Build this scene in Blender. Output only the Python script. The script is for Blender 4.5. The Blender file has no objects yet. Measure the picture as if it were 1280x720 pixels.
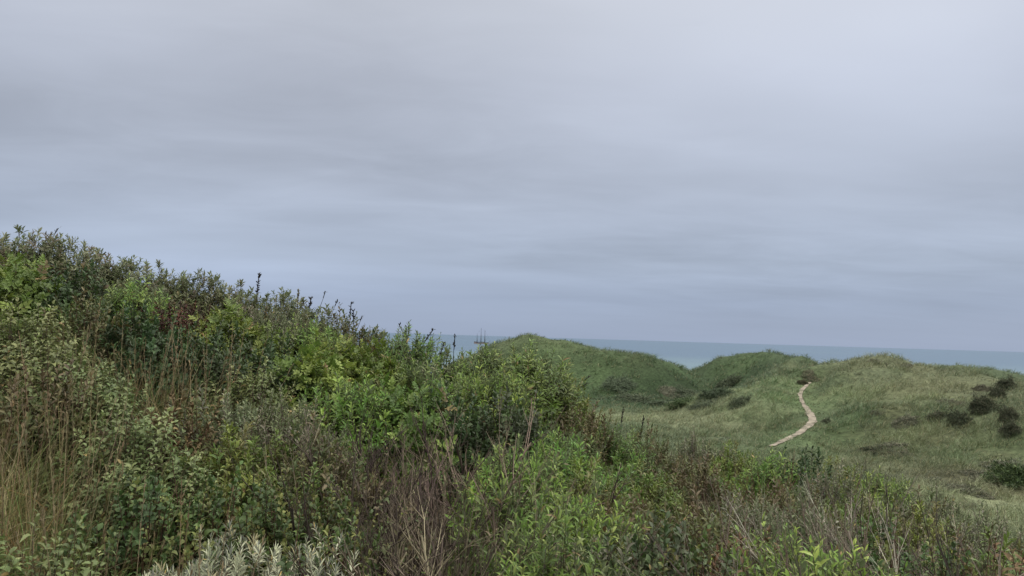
import bpy, math, random
import numpy as np
from mathutils import Matrix, Vector

rng = np.random.default_rng(7)
random.seed(7)
C = bpy.context.scene.collection
PI = math.pi
EYE = 14.0                       # eye height above the sea

# ------------------------------------------------------------------ camera
FOC = 949.0                      # focal length in pixels of a 1280 px wide frame
ROLL, PITCH = math.atan(0.0303), math.atan(60.57 / FOC)
Fv = np.array([0, math.cos(PITCH), math.sin(PITCH)])
U0 = np.array([0, -math.sin(PITCH), math.cos(PITCH)])
R0 = np.array([1.0, 0, 0])
Rv = math.cos(ROLL) * R0 + math.sin(ROLL) * U0
Uv = -math.sin(ROLL) * R0 + math.cos(ROLL) * U0
cam = bpy.data.cameras.new('camera')
cam.sensor_width = 36.0
cam.lens = 36.0 * FOC / 1280.0
cam.clip_start, cam.clip_end = 0.05, 200000
co = bpy.data.objects.new('camera', cam)
C.objects.link(co)
m = Matrix.Identity(4)
for i in range(3):
    m[i][0], m[i][1], m[i][2] = Rv[i], Uv[i], -Fv[i]
m[2][3] = EYE
co.matrix_world = m
bpy.context.scene.camera = co


def ray(px, py):
    """direction of sight through a photo pixel, scaled to horizontal length 1 (height relative to the eye)"""
    d = Fv * FOC + Rv * (px - 640) + Uv * (360 - py)
    return d / math.hypot(d[0], d[1])


def at(px, py, dist):
    return ray(px, py) * dist


# ------------------------------------------------------------------ noise
def _hash(ix, iy, seed):
    h = (ix.astype(np.int64) * 374761393 + iy.astype(np.int64) * 668265263 + seed * 1274126177) & 0x7fffffff
    h = ((h ^ (h >> 13)) * 1103515245) & 0x7fffffff
    h = ((h ^ (h >> 16)) * 12345 + 7 * h) & 0x7fffffff
    return (h & 0xffff) / 65535.0


def vnoise(x, y, seed=0):
    ix, iy = np.floor(x), np.floor(y)
    fx, fy = x - ix, y - iy
    fx, fy = fx * fx * (3 - 2 * fx), fy * fy * (3 - 2 * fy)
    a, b = _hash(ix, iy, seed), _hash(ix + 1, iy, seed)
    c, d = _hash(ix, iy + 1, seed), _hash(ix + 1, iy + 1, seed)
    return (a + (b - a) * fx) * (1 - fy) + (c + (d - c) * fx) * fy - 0.5


def fbm(x, y, seed=0, oct=4):
    s, a = 0, 1.0
    for k in range(oct):
        s = s + a * vnoise(x * 2 ** k + 17.3 * k, y * 2 ** k - 9.1 * k, seed + k)
        a *= 0.5
    return s


# ------------------------------------------------------------------ land form (heights relative to the eye)
VALLEY = -7.0
CREST = [(-260, 228, 8.5), (-80, 255, 8.3), (0, 280, 8), (50, 286, 8), (90, 298, 8), (130, 313, 8), (200, 326, 8), (260, 344, 8), (330, 361, 8),
         (400, 382, 7.8), (470, 410, 7.6), (520, 432, 7.4), (560, 446, 7.2), (600, 452, 7), (640, 452, 7),
         (690, 470, 7.2), (720, 500, 7.6), (750, 530, 8.2), (800, 543, 9), (870, 549, 9.6), (950, 560, 10),
         (1040, 575, 10), (1100, 600, 9.6), (1180, 632, 8.4), (1230, 652, 7.4), (1280, 672, 6.6), (1400, 700, 6), (1600, 730, 5.5)]
RB = 2.9
_th, _dc, _zc, _zb = [], [], [], []
for px, py, d in CREST:
    p = at(px, py, d)
    _th.append(math.atan2(p[0], p[1]))
    _dc.append(d)
    _zc.append(p[2])
    _zb.append(max(-1.12, at(px, 735, RB)[2]))
_th, _dc, _zc, _zb = map(np.array, (_th, _dc, _zc, _zb))


def smin(a, b, k):
    return -np.logaddexp(-k * a, -k * b) / k


def smax(a, b, k):
    return np.logaddexp(k * a, k * b) / k


def fore(x, y):
    """canopy height of the near bank, its crest distance and weight"""
    th, r = np.arctan2(x, y), np.hypot(x, y)
    dc, zc, zb = np.interp(th, _th, _dc), np.interp(th, _th, _zc), np.interp(th, _th, _zb)
    back = np.clip((np.abs(th) - 1.0) / 0.6, 0, 1)
    back = back * back * (3 - 2 * back)
    zc = zc * (1 - back) + -0.95 * back
    dc = dc * (1 - back) + 14 * back
    t = (r - RB) / (dc - RB)
    z = zb + (zc - zb) * np.clip(t, 0, 1)
    z = z - np.clip(r - dc - 0.8, 0, None) * 0.46
    return z, dc


def canopy(x, y):
    return fore(x, y)[0]


RIDGES = []


def ridge(pts, wf, wb, base=VALLEY, low=-0.4):
    P = np.array([at(*p) for p in pts])
    P[:, 2] -= low
    RIDGES.append((P, wf, wb, base))


ridge([(560, 470, 104), (590, 449, 104), (620, 431, 105), (660, 420, 106), (700, 426, 106), (740, 437, 104), (770, 443, 103),
       (800, 447, 102), (825, 455, 101), (846, 472, 100), (862, 500, 98)], 20, 30)
ridge([(838, 502, 109), (858, 480, 109), (872, 467, 109), (900, 452, 109), (930, 447, 108), (960, 445, 105), (1000, 454, 98), (1020, 462, 96),
       (1033, 486, 95)], 14, 26)
ridge([(1004, 455, 97), (975, 474, 90), (940, 499, 82), (910, 519, 76)], 7.5, 7.5, VALLEY, -1.3)
ridge([(1012, 494, 79), (1026, 480, 81), (1040, 480, 82.5), (1049, 468, 84), (1058, 455, 85), (1072, 451, 84), (1112, 449, 82), (1140, 457, 81), (1180, 466, 79), (1230, 474, 76),
       (1280, 482, 73), (1360, 490, 70), (1500, 500, 66)], 38, 26)
ridge([(1125, 463, 112), (1150, 460, 112), (1200, 461, 112), (1240, 466, 112), (1280, 472, 112), (1360, 476, 112), (1500, 480, 112)], 22, 30)
ridge([(380, 455, 100), (200, 440, 100), (0, 430, 95), (-200, 420, 95)], 24, 30)


def catmull(P, n=10):
    P = np.array(P, float)
    Q = np.vstack([2 * P[0] - P[1], P, 2 * P[-1] - P[-2]])
    res = []
    for i in range(1, len(Q) - 2):
        for t in np.linspace(0, 1, n, endpoint=False):
            res.append(.5 * ((2 * Q[i]) + (-Q[i - 1] + Q[i + 1]) * t + (2 * Q[i - 1] - 5 * Q[i] + 4 * Q[i + 1] - Q[i + 2]) * t * t
                             + (-Q[i - 1] + 3 * Q[i] - 3 * Q[i + 1] + Q[i + 2]) * t ** 3))
    res.append(P[-1])
    return np.array(res)


# the footpath as sighted: photo pixel, distance, width; the land is hollowed along it
PATH = [(1012, 477, 79, .4), (1004, 485, 75.5, .5), (1001, 493, 72.5, .52), (1003.5, 502, 69.5, .62), (1008, 510, 66.5, .75),
        (1013, 517, 64, .85), (1015.5, 523, 62, .9), (1012, 530, 60, .85), (1002, 538, 57, .75), (988, 545.5, 54, .7), (972, 553, 51.5, .6), (962, 556.5, 50, .4)]
pc = catmull([[*at(a, b, d), w_ * .66] for a, b, d, w_ in PATH], 10)
GULLY = pc[::5, :3].copy()
GULLY[:, 2] -= .1
pc = pc[:, [0, 1, 3]]


def land(x, y):
    x, y = np.asarray(x, float), np.asarray(y, float)
    r = np.hypot(x, y)
    z = np.full(x.shape, VALLEY) + 0.9 * fbm(x / 23, y / 23, 5, 2)
    for P, wf, wb, base in RIDGES:
        zr = np.full(x.shape, base - 3.0)
        for a, b in zip(P[:-1], P[1:]):
            ab = b - a
            t0 = ((x - a[0]) * ab[0] + (y - a[1]) * ab[1]) / (ab[0] ** 2 + ab[1] ** 2)
            t = np.clip(t0, 0, 1)
            qx, qy = a[0] + t * ab[0], a[1] + t * ab[1]
            over = np.abs(t0 - t) * math.hypot(ab[0], ab[1])      # past the end of a crest the dune falls off faster
            d = np.sqrt((x - qx) ** 2 + (y - qy) ** 2 + (2.6 ** 2 - 1) * over ** 2)
            q = np.clip((np.hypot(qx, qy) - r) / np.maximum(d, .3), -1, 1) * .5 + .5
            w = wb + (wf - wb) * q * q * (3 - 2 * q)
            s = np.clip(1 - d / w, 0, 1)
            prof = 0.55 * s * s * (3 - 2 * s) + 0.45 * s
            zr = np.maximum(zr, base - 3 + (a[2] + t * ab[2] - base + 3) * prof)
        z = smax(z, zr, 2.6)
    rough = np.clip((r - 22) / 25, 0, 1)
    z = z + rough * (0.75 * fbm(x / 7, y / 7, 11, 3) + 0.28 * fbm(x / 1.9, y / 1.9, 23, 2))
    sea = np.clip((y - 122) / 50, 0, 1)
    z = z - sea * sea * (3 - 2 * sea) * 10.5
    if len(GULLY):
        best = np.full(x.shape, 1e9)
        bz = np.zeros(x.shape)
        for a, b in zip(GULLY[:-1], GULLY[1:]):
            ab = b - a
            t = np.clip(((x - a[0]) * ab[0] + (y - a[1]) * ab[1]) / (ab[0] ** 2 + ab[1] ** 2), 0, 1)
            d = np.hypot(x - a[0] - t * ab[0], y - a[1] - t * ab[1])
            k = d < best
            best = np.where(k, d, best)
            bz = np.where(k, a[2] + t * ab[2], bz)
        k = np.clip(1 - (best - .7) / 2.2, 0, 1)
        k = k * k * (3 - 2 * k)
        z = z * (1 - k) + bz * k
    c, dc = fore(x, y)
    g = c - 0.85 + 0.1 * fbm(x / 0.9, y / 0.9, 3, 2)
    z = np.where(r < dc + 30, smax(z, g, 2.0), z)
    return z


def hit(px, py, fn, r0=2.0, r1=160, n=4000):
    d = ray(px, py)
    rr = np.geomspace(r0, r1, n)
    below = d[2] * rr < fn(d[0] * rr, d[1] * rr)
    k = np.argmax(below)
    if not below[k]:
        return None
    return np.array([d[0] * rr[k], d[1] * rr[k], d[2] * rr[k]])


# ------------------------------------------------------------------ mesh helpers
class MB:
    def __init__(s):
        s.V, s.Q, s.T, s.K, s.n = [], [], [], [], 0

    def add(s, V, Q=None, T=None, col=None):
        V = np.asarray(V, float).reshape(-1, 3)
        if Q is not None and len(Q):
            s.Q.append(np.asarray(Q, np.int64).reshape(-1, 4) + s.n)
        if T is not None and len(T):
            s.T.append(np.asarray(T, np.int64).reshape(-1, 3) + s.n)
        col = np.array([1, 1, 1.0]) if col is None else np.asarray(col, float)
        s.K.append(np.broadcast_to(col, V.shape))
        s.V.append(V)
        s.n += len(V)

    def mesh(s, name, mat, smooth=False):
        V = np.concatenate(s.V)
        K = np.concatenate(s.K)
        Q = np.concatenate(s.Q) if s.Q else np.zeros((0, 4), np.int64)
        T = np.concatenate(s.T) if s.T else np.zeros((0, 3), np.int64)
        me = bpy.data.meshes.new(name)
        me.vertices.add(len(V))
        me.vertices.foreach_set('co', V.astype(np.float32).ravel())
        loops = np.concatenate([Q.ravel(), T.ravel()])
        me.loops.add(len(loops))
        me.loops.foreach_set('vertex_index', loops.astype(np.int32))
        st = np.concatenate([np.arange(len(Q)) * 4, len(Q) * 4 + np.arange(len(T)) * 3])
        me.polygons.add(len(st))
        me.polygons.foreach_set('loop_start', st.astype(np.int32))
        me.polygons.foreach_set('loop_total', np.concatenate([np.full(len(Q), 4), np.full(len(T), 3)]).astype(np.int32))
        if smooth:
            me.polygons.foreach_set('use_smooth', np.ones(len(st), bool))
        a = me.attributes.new('tint', 'FLOAT_COLOR', 'POINT')
        a.data.foreach_set('color', np.concatenate([K, np.ones((len(K), 1))], 1).astype(np.float32).ravel())
        me.materials.append(mat)
        me.update(calc_edges=True)
        return me

    def build(s, name, mat, parent=None, smooth=False):
        o = bpy.data.objects.new(name, s.mesh(name, mat, smooth))
        C.objects.link(o)
        if parent:
            o.parent = parent
        return o


def unit(v):
    return v / np.maximum(np.linalg.norm(v, axis=-1, keepdims=True), 1e-9)


def rand_unit(n):
    return unit(rng.normal(size=(n, 3)))


def leaves(mb, P, D, N, L, W, droop, col, fine=True):
    """folded, drooping leaf blades: P base, D direction, N upper side"""
    n = len(P)
    D = unit(D)
    S = unit(np.cross(D, N))
    N = unit(np.cross(S, D))
    L, W = np.broadcast_to(L, n)[:, None], np.broadcast_to(W, n)[:, None]
    dr = np.broadcast_to(droop, n)[:, None]
    tip = P + D * L - N * dr * L
    if fine:
        m1 = P + D * L * .33 - N * dr * L * .06
        m2 = P + D * L * .68 - N * dr * L * .36
        f = N * W * .18
        V = np.stack([P, m1 - S * W * .5 + f, m1, m1 + S * W * .5 + f, m2 - S * W * .4 + f, m2, m2 + S * W * .4 + f, tip], 1)
        b = (np.arange(n) * 8)[:, None]
        T = np.concatenate([b + [0, 2, 1], b + [0, 3, 2], b + [4, 5, 7], b + [5, 6, 7]])
        Q = np.concatenate([b + [1, 2, 5, 4], b + [2, 3, 6, 5]])
        mb.add(V, Q, T, np.repeat(col, 8, 0))
    else:
        m1 = P + D * L * .48 - N * dr * L * .15
        f = N * W * .18
        V = np.stack([P, m1 - S * W * .5 + f, m1, m1 + S * W * .5 + f, tip], 1)
        b = (np.arange(n) * 5)[:, None]
        T = np.concatenate([b + [0, 2, 1], b + [0, 3, 2], b + [1, 2, 4], b + [2, 3, 4]])
        mb.add(V, None, T, np.repeat(col, 5, 0))


def tubes(mb, A, B, ra, rb, col):
    n = len(A)
    if n == 0:
        return
    D = unit(B - A)
    S = unit(np.cross(D, rand_unit(n)))
    N = np.cross(D, S)
    ra, rb = np.broadcast_to(ra, n)[:, None], np.broadcast_to(rb, n)[:, None]
    ring = []
    for k in range(3):
        v = S * math.cos(k * 2.0944) + N * math.sin(k * 2.0944)
        ring += [A + v * ra]
    for k in range(3):
        v = S * math.cos(k * 2.0944) + N * math.sin(k * 2.0944)
        ring += [B + v * rb]
    V = np.stack(ring, 1)
    b = (np.arange(n) * 6)[:, None]
    Q = np.concatenate([b + [0, 1, 4, 3], b + [1, 2, 5, 4], b + [2, 0, 3, 5]])
    mb.add(V, Q, None, np.repeat(np.broadcast_to(col, (n, 3)), 6, 0))


def blades(mb, P, D, L, W, bend, col, seg=3):
    """grass blades that bow over"""
    n = len(P)
    D = unit(D)
    S = unit(np.cross(D, rand_unit(n)))
    out = unit(D * [1, 1, 0] + rng.normal(size=(n, 3)) * [.25, .25, 0])
    L, W, bend = [np.broadcast_to(a, n)[:, None] for a in (L, W, bend)]
    rows = []
    for k in range(seg + 1):
        t = k / seg
        c = P + D * L * t + out * L * bend * t * t - np.array([0, 0, 1]) * L * bend * .55 * t ** 3
        w = W * .5 * (1 - t ** 1.6)
        rows += [c - S * w, c + S * w] if k < seg else [c]
    V = np.stack(rows, 1)
    m_ = 2 * seg + 1
    b = (np.arange(n) * m_)[:, None]
    Q = [b + [2 * k, 2 * k + 1, 2 * k + 3, 2 * k + 2] for k in range(seg - 1)]
    T = b + [2 * seg - 2, 2 * seg - 1, 2 * seg]
    mb.add(V, np.concatenate(Q) if Q else None, T, np.repeat(col, m_, 0))


# ------------------------------------------------------------------ materials
def nodes_of(name):
    mt = bpy.data.materials.new(name)
    mt.use_nodes = True
    nt = mt.node_tree
    nt.nodes.clear()
    return mt, nt


def nd(nt, kind, **kw):
    n = nt.nodes.new(kind)
    for k, v in kw.items():
        if k in n.inputs.keys() if isinstance(k, str) else False:
            n.inputs[k].default_value = v
        else:
            setattr(n, k, v)
    return n


def inp(n, name, v):
    n.inputs[name].default_value = v


def leaf_mat(name, rough=.5, spec=.4, trans=.2, under=None, hue=.5):
    mt, nt = nodes_of(name)
    out = nd(nt, 'ShaderNodeOutputMaterial')
    att = nd(nt, 'ShaderNodeAttribute')
    att.attribute_name = 'tint'
    info = nd(nt, 'ShaderNodeObjectInfo')
    geo = nd(nt, 'ShaderNodeNewGeometry')
    noi = nd(nt, 'ShaderNodeTexNoise')
    inp(noi, 'Scale', 4.0)
    inp(noi, 'Detail', 3.0)
    nt.links.new(geo.outputs['Position'], noi.inputs['Vector'])
    mr = nd(nt, 'ShaderNodeMapRange')
    inp(mr, 'From Min', .3)
    inp(mr, 'From Max', .7)
    inp(mr, 'To Min', .75)
    inp(mr, 'To Max', 1.25)
    nt.links.new(noi.outputs['Fac'], mr.inputs['Value'])
    mr2 = nd(nt, 'ShaderNodeMapRange')
    inp(mr2, 'To Min', .482)
    inp(mr2, 'To Max', .512)
    nt.links.new(info.outputs['Random'], mr2.inputs['Value'])
    hsv = nd(nt, 'ShaderNodeHueSaturation')
    inp(hsv, 'Saturation', 1.03)
    nt.links.new(att.outputs['Color'], hsv.inputs['Color'])
    nt.links.new(mr.outputs['Result'], hsv.inputs['Value'])
    nt.links.new(mr2.outputs['Result'], hsv.inputs['Hue'])
    col = hsv.outputs['Color']
    if under is not None:
        mx = nd(nt, 'ShaderNodeMix', data_type='RGBA')
        nt.links.new(geo.outputs['Backfacing'], mx.inputs['Factor'])
        nt.links.new(col, mx.inputs['A'])
        mx.inputs['B'].default_value = (*under, 1)
        col = mx.outputs['Result']
    bs = nd(nt, 'ShaderNodeBsdfPrincipled')
    inp(bs, 'Roughness', rough)
    inp(bs, 'Specular IOR Level', spec)
    nt.links.new(col, bs.inputs['Base Color'])
    tr = nd(nt, 'ShaderNodeBsdfTranslucent')
    nt.links.new(col, tr.inputs['Color'])
    ms = nd(nt, 'ShaderNodeMixShader')
    inp(ms, 'Fac', trans)
    nt.links.new(bs.outputs[0], ms.inputs[1])
    nt.links.new(tr.outputs[0], ms.inputs[2])
    nt.links.new(ms.outputs[0], out.inputs['Surface'])
    return mt


def solid_mat(name, rgb, rough=.8, var=.25, scale=30, bump=.0, spec=.3):
    mt, nt = nodes_of(name)
    out = nd(nt, 'ShaderNodeOutputMaterial')
    bs = nd(nt, 'ShaderNodeBsdfPrincipled')
    tc = nd(nt, 'ShaderNodeTexCoord')
    noi = nd(nt, 'ShaderNodeTexNoise')
    inp(noi, 'Scale', scale)
    inp(noi, 'Detail', 4.0)
    nt.links.new(tc.outputs['Object'], noi.inputs['Vector'])
    rp = nd(nt, 'ShaderNodeValToRGB')
    e = rp.color_ramp.elements
    e[0].position, e[1].position = .3, .7
    e[0].color = (*[c * (1 - var) for c in rgb], 1)
    e[1].color = (*[min(1, c * (1 + var)) for c in rgb], 1)
    nt.links.new(noi.outputs['Fac'], rp.inputs['Fac'])
    nt.links.new(rp.outputs['Color'], bs.inputs['Base Color'])
    inp(bs, 'Roughness', rough)
    inp(bs, 'Specular IOR Level', spec)
    if bump:
        bp = nd(nt, 'ShaderNodeBump')
        inp(bp, 'Strength', bump)
        inp(bp, 'Distance', .03)
        nt.links.new(noi.outputs['Fac'], bp.inputs['Height'])
        nt.links.new(bp.outputs['Normal'], bs.inputs['Normal'])
    nt.links.new(bs.outputs[0], out.inputs['Surface'])
    return mt


M_leaf = leaf_mat('leaf', .54, .33, .25)
M_willow = leaf_mat('willow_leaf', .45, .36, .25, (.20, .235, .125))
M_silver = leaf_mat('silver_leaf', .6, .3, .15, (.42, .43, .36))
M_dry = leaf_mat('dry_stem', .8, .2, .05)
M_grass = leaf_mat('marram_blade', .55, .35, .15)
M_far = leaf_mat('dune_shrub_leaf', .7, .2, .15)

# land material: litter near, sandy turf on the dunes
M_land, nt = nodes_of('dune_ground')
out = nd(nt, 'ShaderNodeOutputMaterial')
bs = nd(nt, 'ShaderNodeBsdfPrincipled')
inp(bs, 'Roughness', .95)
inp(bs, 'Specular IOR Level', .1)
att = nd(nt, 'ShaderNodeAttribute')
att.attribute_name = 'tint'
geo = nd(nt, 'ShaderNodeNewGeometry')
n1 = nd(nt, 'ShaderNodeTexNoise')
inp(n1, 'Scale', 3.0)
inp(n1, 'Detail', 6.0)
nt.links.new(geo.outputs['Position'], n1.inputs['Vector'])
mr = nd(nt, 'ShaderNodeMapRange')
inp(mr, 'From Min', .3)
inp(mr, 'From Max', .7)
inp(mr, 'To Min', .6)
inp(mr, 'To Max', 1.4)
nt.links.new(n1.outputs['Fac'], mr.inputs['Value'])
vm = nd(nt, 'ShaderNodeVectorMath', operation='SCALE')
nt.links.new(att.outputs['Color'], vm.inputs[0])
nt.links.new(mr.outputs['Result'], vm.inputs['Scale'])
nt.links.new(vm.outputs['Vector'], bs.inputs['Base Color'])
bp = nd(nt, 'ShaderNodeBump')
inp(bp, 'Strength', .6)
inp(bp, 'Distance', .1)
nt.links.new(n1.outputs['Fac'], bp.inputs['Height'])
nt.links.new(bp.outputs['Normal'], bs.inputs['Normal'])
nt.links.new(bs.outputs[0], out.inputs['Surface'])

M_sand = solid_mat('sand', (.25, .215, .165), .95, .4, 1.7, 1.0, .1)

# sea
M_sea, nt = nodes_of('sea_water')
out = nd(nt, 'ShaderNodeOutputMaterial')
bs = nd(nt, 'ShaderNodeBsdfPrincipled')
inp(bs, 'Roughness', .38)
inp(bs, 'IOR', 1.33)
geo = nd(nt, 'ShaderNodeNewGeometry')
sx = nd(nt, 'ShaderNodeSeparateXYZ')
nt.links.new(geo.outputs['Position'], sx.inputs[0])
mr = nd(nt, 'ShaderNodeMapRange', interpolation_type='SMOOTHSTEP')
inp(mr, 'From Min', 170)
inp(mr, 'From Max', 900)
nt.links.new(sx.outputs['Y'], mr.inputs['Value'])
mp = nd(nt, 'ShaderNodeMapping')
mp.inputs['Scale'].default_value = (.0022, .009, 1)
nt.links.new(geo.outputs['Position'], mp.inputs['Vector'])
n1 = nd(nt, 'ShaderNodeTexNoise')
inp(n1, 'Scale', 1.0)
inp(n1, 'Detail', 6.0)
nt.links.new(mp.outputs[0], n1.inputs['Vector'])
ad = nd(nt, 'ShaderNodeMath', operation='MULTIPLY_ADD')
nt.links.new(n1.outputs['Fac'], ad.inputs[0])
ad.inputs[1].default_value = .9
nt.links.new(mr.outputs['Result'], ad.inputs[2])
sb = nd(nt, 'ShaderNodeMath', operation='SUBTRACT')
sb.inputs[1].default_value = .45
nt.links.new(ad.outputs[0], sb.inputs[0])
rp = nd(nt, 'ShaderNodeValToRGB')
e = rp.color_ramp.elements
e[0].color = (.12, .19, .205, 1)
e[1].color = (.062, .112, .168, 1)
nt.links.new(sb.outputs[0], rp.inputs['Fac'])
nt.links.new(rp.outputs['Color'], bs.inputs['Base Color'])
n2 = nd(nt, 'ShaderNodeTexNoise')
inp(n2, 'Scale', .22)
inp(n2, 'Detail', 5.0)
nt.links.new(geo.outputs['Position'], n2.inputs['Vector'])
bp = nd(nt, 'ShaderNodeBump')
inp(bp, 'Strength', 1.0)
inp(bp, 'Distance', 1.2)
nt.links.new(n2.outputs['Fac'], bp.inputs['Height'])
nt.links.new(bp.outputs['Normal'], bs.inputs['Normal'])
nt.links.new(bs.outputs[0], out.inputs['Surface'])


# ------------------------------------------------------------------ bookkeeping
def tag(o, label=None, cat=None, group=None, kind=None):
    for k, v in (('label', label), ('category', cat), ('group', group), ('kind', kind)):
        if v:
            o[k] = v
    return o


def empty(name, loc, rz=0):
    o = bpy.data.objects.new(name, None)
    o.empty_display_size = .2
    o.location = loc
    o.rotation_euler = (0, 0, rz)
    C.objects.link(o)
    return o


def W(p):
    return Vector((p[0], p[1], p[2] + EYE))


# ------------------------------------------------------------------ colour patches of the dune turf
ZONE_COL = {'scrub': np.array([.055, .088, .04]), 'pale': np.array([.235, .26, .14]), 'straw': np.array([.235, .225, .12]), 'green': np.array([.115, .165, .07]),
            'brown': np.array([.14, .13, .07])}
# where the dune cover changes, plus the spur's lit edge and darker side tinted in, as surveyed in the photo: pixel, radius in metres, kind, how much
ZONE_AT = [(760, 503, 5, 'scrub', .8), (800, 505, 5, 'scrub', .85), (840, 506, 5, 'scrub', .85), (875, 507, 4, 'scrub', .85), (898, 510, 3, 'scrub', .85), (930, 492, 3, 'scrub', .8), (962, 470, 2.5, 'scrub', .7),  # scrub beside the spur also paints its shaded left face
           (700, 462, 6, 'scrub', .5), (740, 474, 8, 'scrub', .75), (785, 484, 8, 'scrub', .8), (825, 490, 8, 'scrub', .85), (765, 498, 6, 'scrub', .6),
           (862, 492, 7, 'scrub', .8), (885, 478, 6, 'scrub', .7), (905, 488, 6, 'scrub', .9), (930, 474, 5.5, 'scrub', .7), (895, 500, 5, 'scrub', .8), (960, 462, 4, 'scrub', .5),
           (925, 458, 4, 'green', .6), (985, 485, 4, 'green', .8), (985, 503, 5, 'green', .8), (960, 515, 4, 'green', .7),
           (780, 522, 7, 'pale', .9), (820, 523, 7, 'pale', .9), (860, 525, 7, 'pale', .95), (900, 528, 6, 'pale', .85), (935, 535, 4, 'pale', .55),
           (995, 461, 1.1, 'pale', .5), (975, 474, 1.2, 'pale', .55), (957, 487, 1.2, 'pale', .55), (940, 499, 1.2, 'pale', .55), (925, 509, 1.3, 'pale', .55), (970, 492, 3.5, 'green', .7), (1000, 472, 3, 'green', .7),  # narrow pale row paints the spur's lit edge into the turf colour
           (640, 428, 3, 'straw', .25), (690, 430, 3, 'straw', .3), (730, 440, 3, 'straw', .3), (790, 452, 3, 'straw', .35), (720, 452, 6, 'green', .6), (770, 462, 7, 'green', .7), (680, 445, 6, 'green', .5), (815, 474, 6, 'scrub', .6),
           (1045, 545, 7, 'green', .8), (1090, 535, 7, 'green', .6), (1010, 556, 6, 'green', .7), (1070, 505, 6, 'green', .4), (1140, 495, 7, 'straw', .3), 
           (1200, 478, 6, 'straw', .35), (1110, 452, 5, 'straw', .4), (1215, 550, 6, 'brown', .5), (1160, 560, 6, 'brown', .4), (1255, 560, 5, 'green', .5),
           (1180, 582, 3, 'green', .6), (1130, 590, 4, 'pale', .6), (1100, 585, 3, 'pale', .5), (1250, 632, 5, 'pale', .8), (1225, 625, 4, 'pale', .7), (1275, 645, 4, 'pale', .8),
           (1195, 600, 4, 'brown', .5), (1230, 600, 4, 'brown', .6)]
ZONES = []


def turf_colour(x, y):
    a = fbm(x / 16, y / 16, 41, 3)[:, None]
    b = fbm(x / 4.5, y / 4.5, 51, 3)[:, None]
    green, straw, dark = np.array([.12, .165, .085]), np.array([.165, .185, .10]), np.array([.065, .095, .045])
    t = np.clip(.42 + .9 * a + .55 * b, 0, 1)
    k = np.clip(-.06 - 1.3 * a + 1.5 * b, 0, .85)
    c = green * (1 - t) + straw * t
    c = c * (1 - k) + dark * k
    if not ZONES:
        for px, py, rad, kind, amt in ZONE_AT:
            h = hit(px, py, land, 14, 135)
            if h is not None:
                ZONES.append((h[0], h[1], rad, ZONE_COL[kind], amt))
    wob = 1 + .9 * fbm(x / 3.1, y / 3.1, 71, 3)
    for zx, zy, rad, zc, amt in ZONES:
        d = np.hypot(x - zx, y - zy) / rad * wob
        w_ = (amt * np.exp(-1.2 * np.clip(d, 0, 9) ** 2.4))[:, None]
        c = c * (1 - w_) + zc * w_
    return c * (1 + .45 * b)


# ------------------------------------------------------------------ the ground: one sheet from the camera to below the sea
def path_dist(x, y):
    best = np.full(x.shape, 1e9)
    for a, b in zip(pc[:-1:2], pc[2::2]):
        ab = b[:2] - a[:2]
        t = np.clip(((x - a[0]) * ab[0] + (y - a[1]) * ab[1]) / max(1e-9, (ab ** 2).sum()), 0, 1)
        d = np.hypot(x - a[0] - t * ab[0], y - a[1] - t * ab[1]) - .5 * (a[2] + t * (b[2] - a[2]))
        best = np.minimum(best, d)
    return best


ths = np.concatenate([np.linspace(-PI, -.95, 40, endpoint=False), np.linspace(-.95, .95, 760), np.linspace(.95, PI, 40, endpoint=False)[1:]])
rs = np.concatenate([[.25, .6, 1.0, 1.4], np.geomspace(1.8, 150, 330), np.geomspace(155, 420, 26)])
T_, R_ = np.meshgrid(ths, rs)
X, Y = (R_ * np.sin(T_)).ravel(), (R_ * np.cos(T_)).ravel()
Z = land(X, Y) + EYE
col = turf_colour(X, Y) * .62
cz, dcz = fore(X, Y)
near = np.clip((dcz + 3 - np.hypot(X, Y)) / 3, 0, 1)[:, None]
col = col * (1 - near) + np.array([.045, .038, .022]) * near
sandy = np.clip((Y - 135) / 15, 0, 1)[:, None]
col = col * (1 - sandy) + np.array([.42, .36, .27]) * sandy
nr, ntn = len(rs), len(ths)
I = np.arange(nr * ntn).reshape(nr, ntn)
J = np.roll(I, -1, 1)
Qs = np.stack([I[:-1], J[:-1], J[1:], I[1:]], -1).reshape(-1, 4)[:, ::-1]
mb = MB()
cen = np.array([[0, 0, float(land(np.array([0.0]), np.array([.01]))[0]) + EYE]])
V = np.concatenate([np.stack([X, Y, Z], 1), cen])
fan = np.stack([I[0], np.full(ntn, len(V) - 1), J[0]], -1)
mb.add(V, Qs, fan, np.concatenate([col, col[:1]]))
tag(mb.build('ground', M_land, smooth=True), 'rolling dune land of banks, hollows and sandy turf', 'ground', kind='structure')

# the path, draped 4 cm above the land
tan = np.gradient(pc[:, :2], axis=0)
tan /= np.linalg.norm(tan, axis=1, keepdims=True)
nrm = np.stack([-tan[:, 1], tan[:, 0]], 1)
rows = []
for k in np.linspace(-1, 1, 9):
    edge = .2 * fbm(pc[:, 0] * 1.3 + 50 * k, pc[:, 1] * 1.3, 77, 2)
    q = pc[:, :2] + nrm * (k * (pc[:, 2] * .5 + (edge if abs(k) == 1 else 0)))[:, None]
    rows.append(np.stack([q[:, 0], q[:, 1], land(q[:, 0], q[:, 1]) + EYE + .05], 1))
V = np.stack(rows, 1)
n = len(pc)
I = np.arange(n * 9).reshape(n, 9)
mb = MB()
mb.add(V, np.stack([I[:-1, :-1], I[:-1, 1:], I[1:, 1:], I[1:, :-1]], -1).reshape(-1, 4))
tag(mb.build('sandy_path', M_sand, smooth=True), 'pale bare sand footpath winding up between the dunes', 'path', kind='structure')

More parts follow.
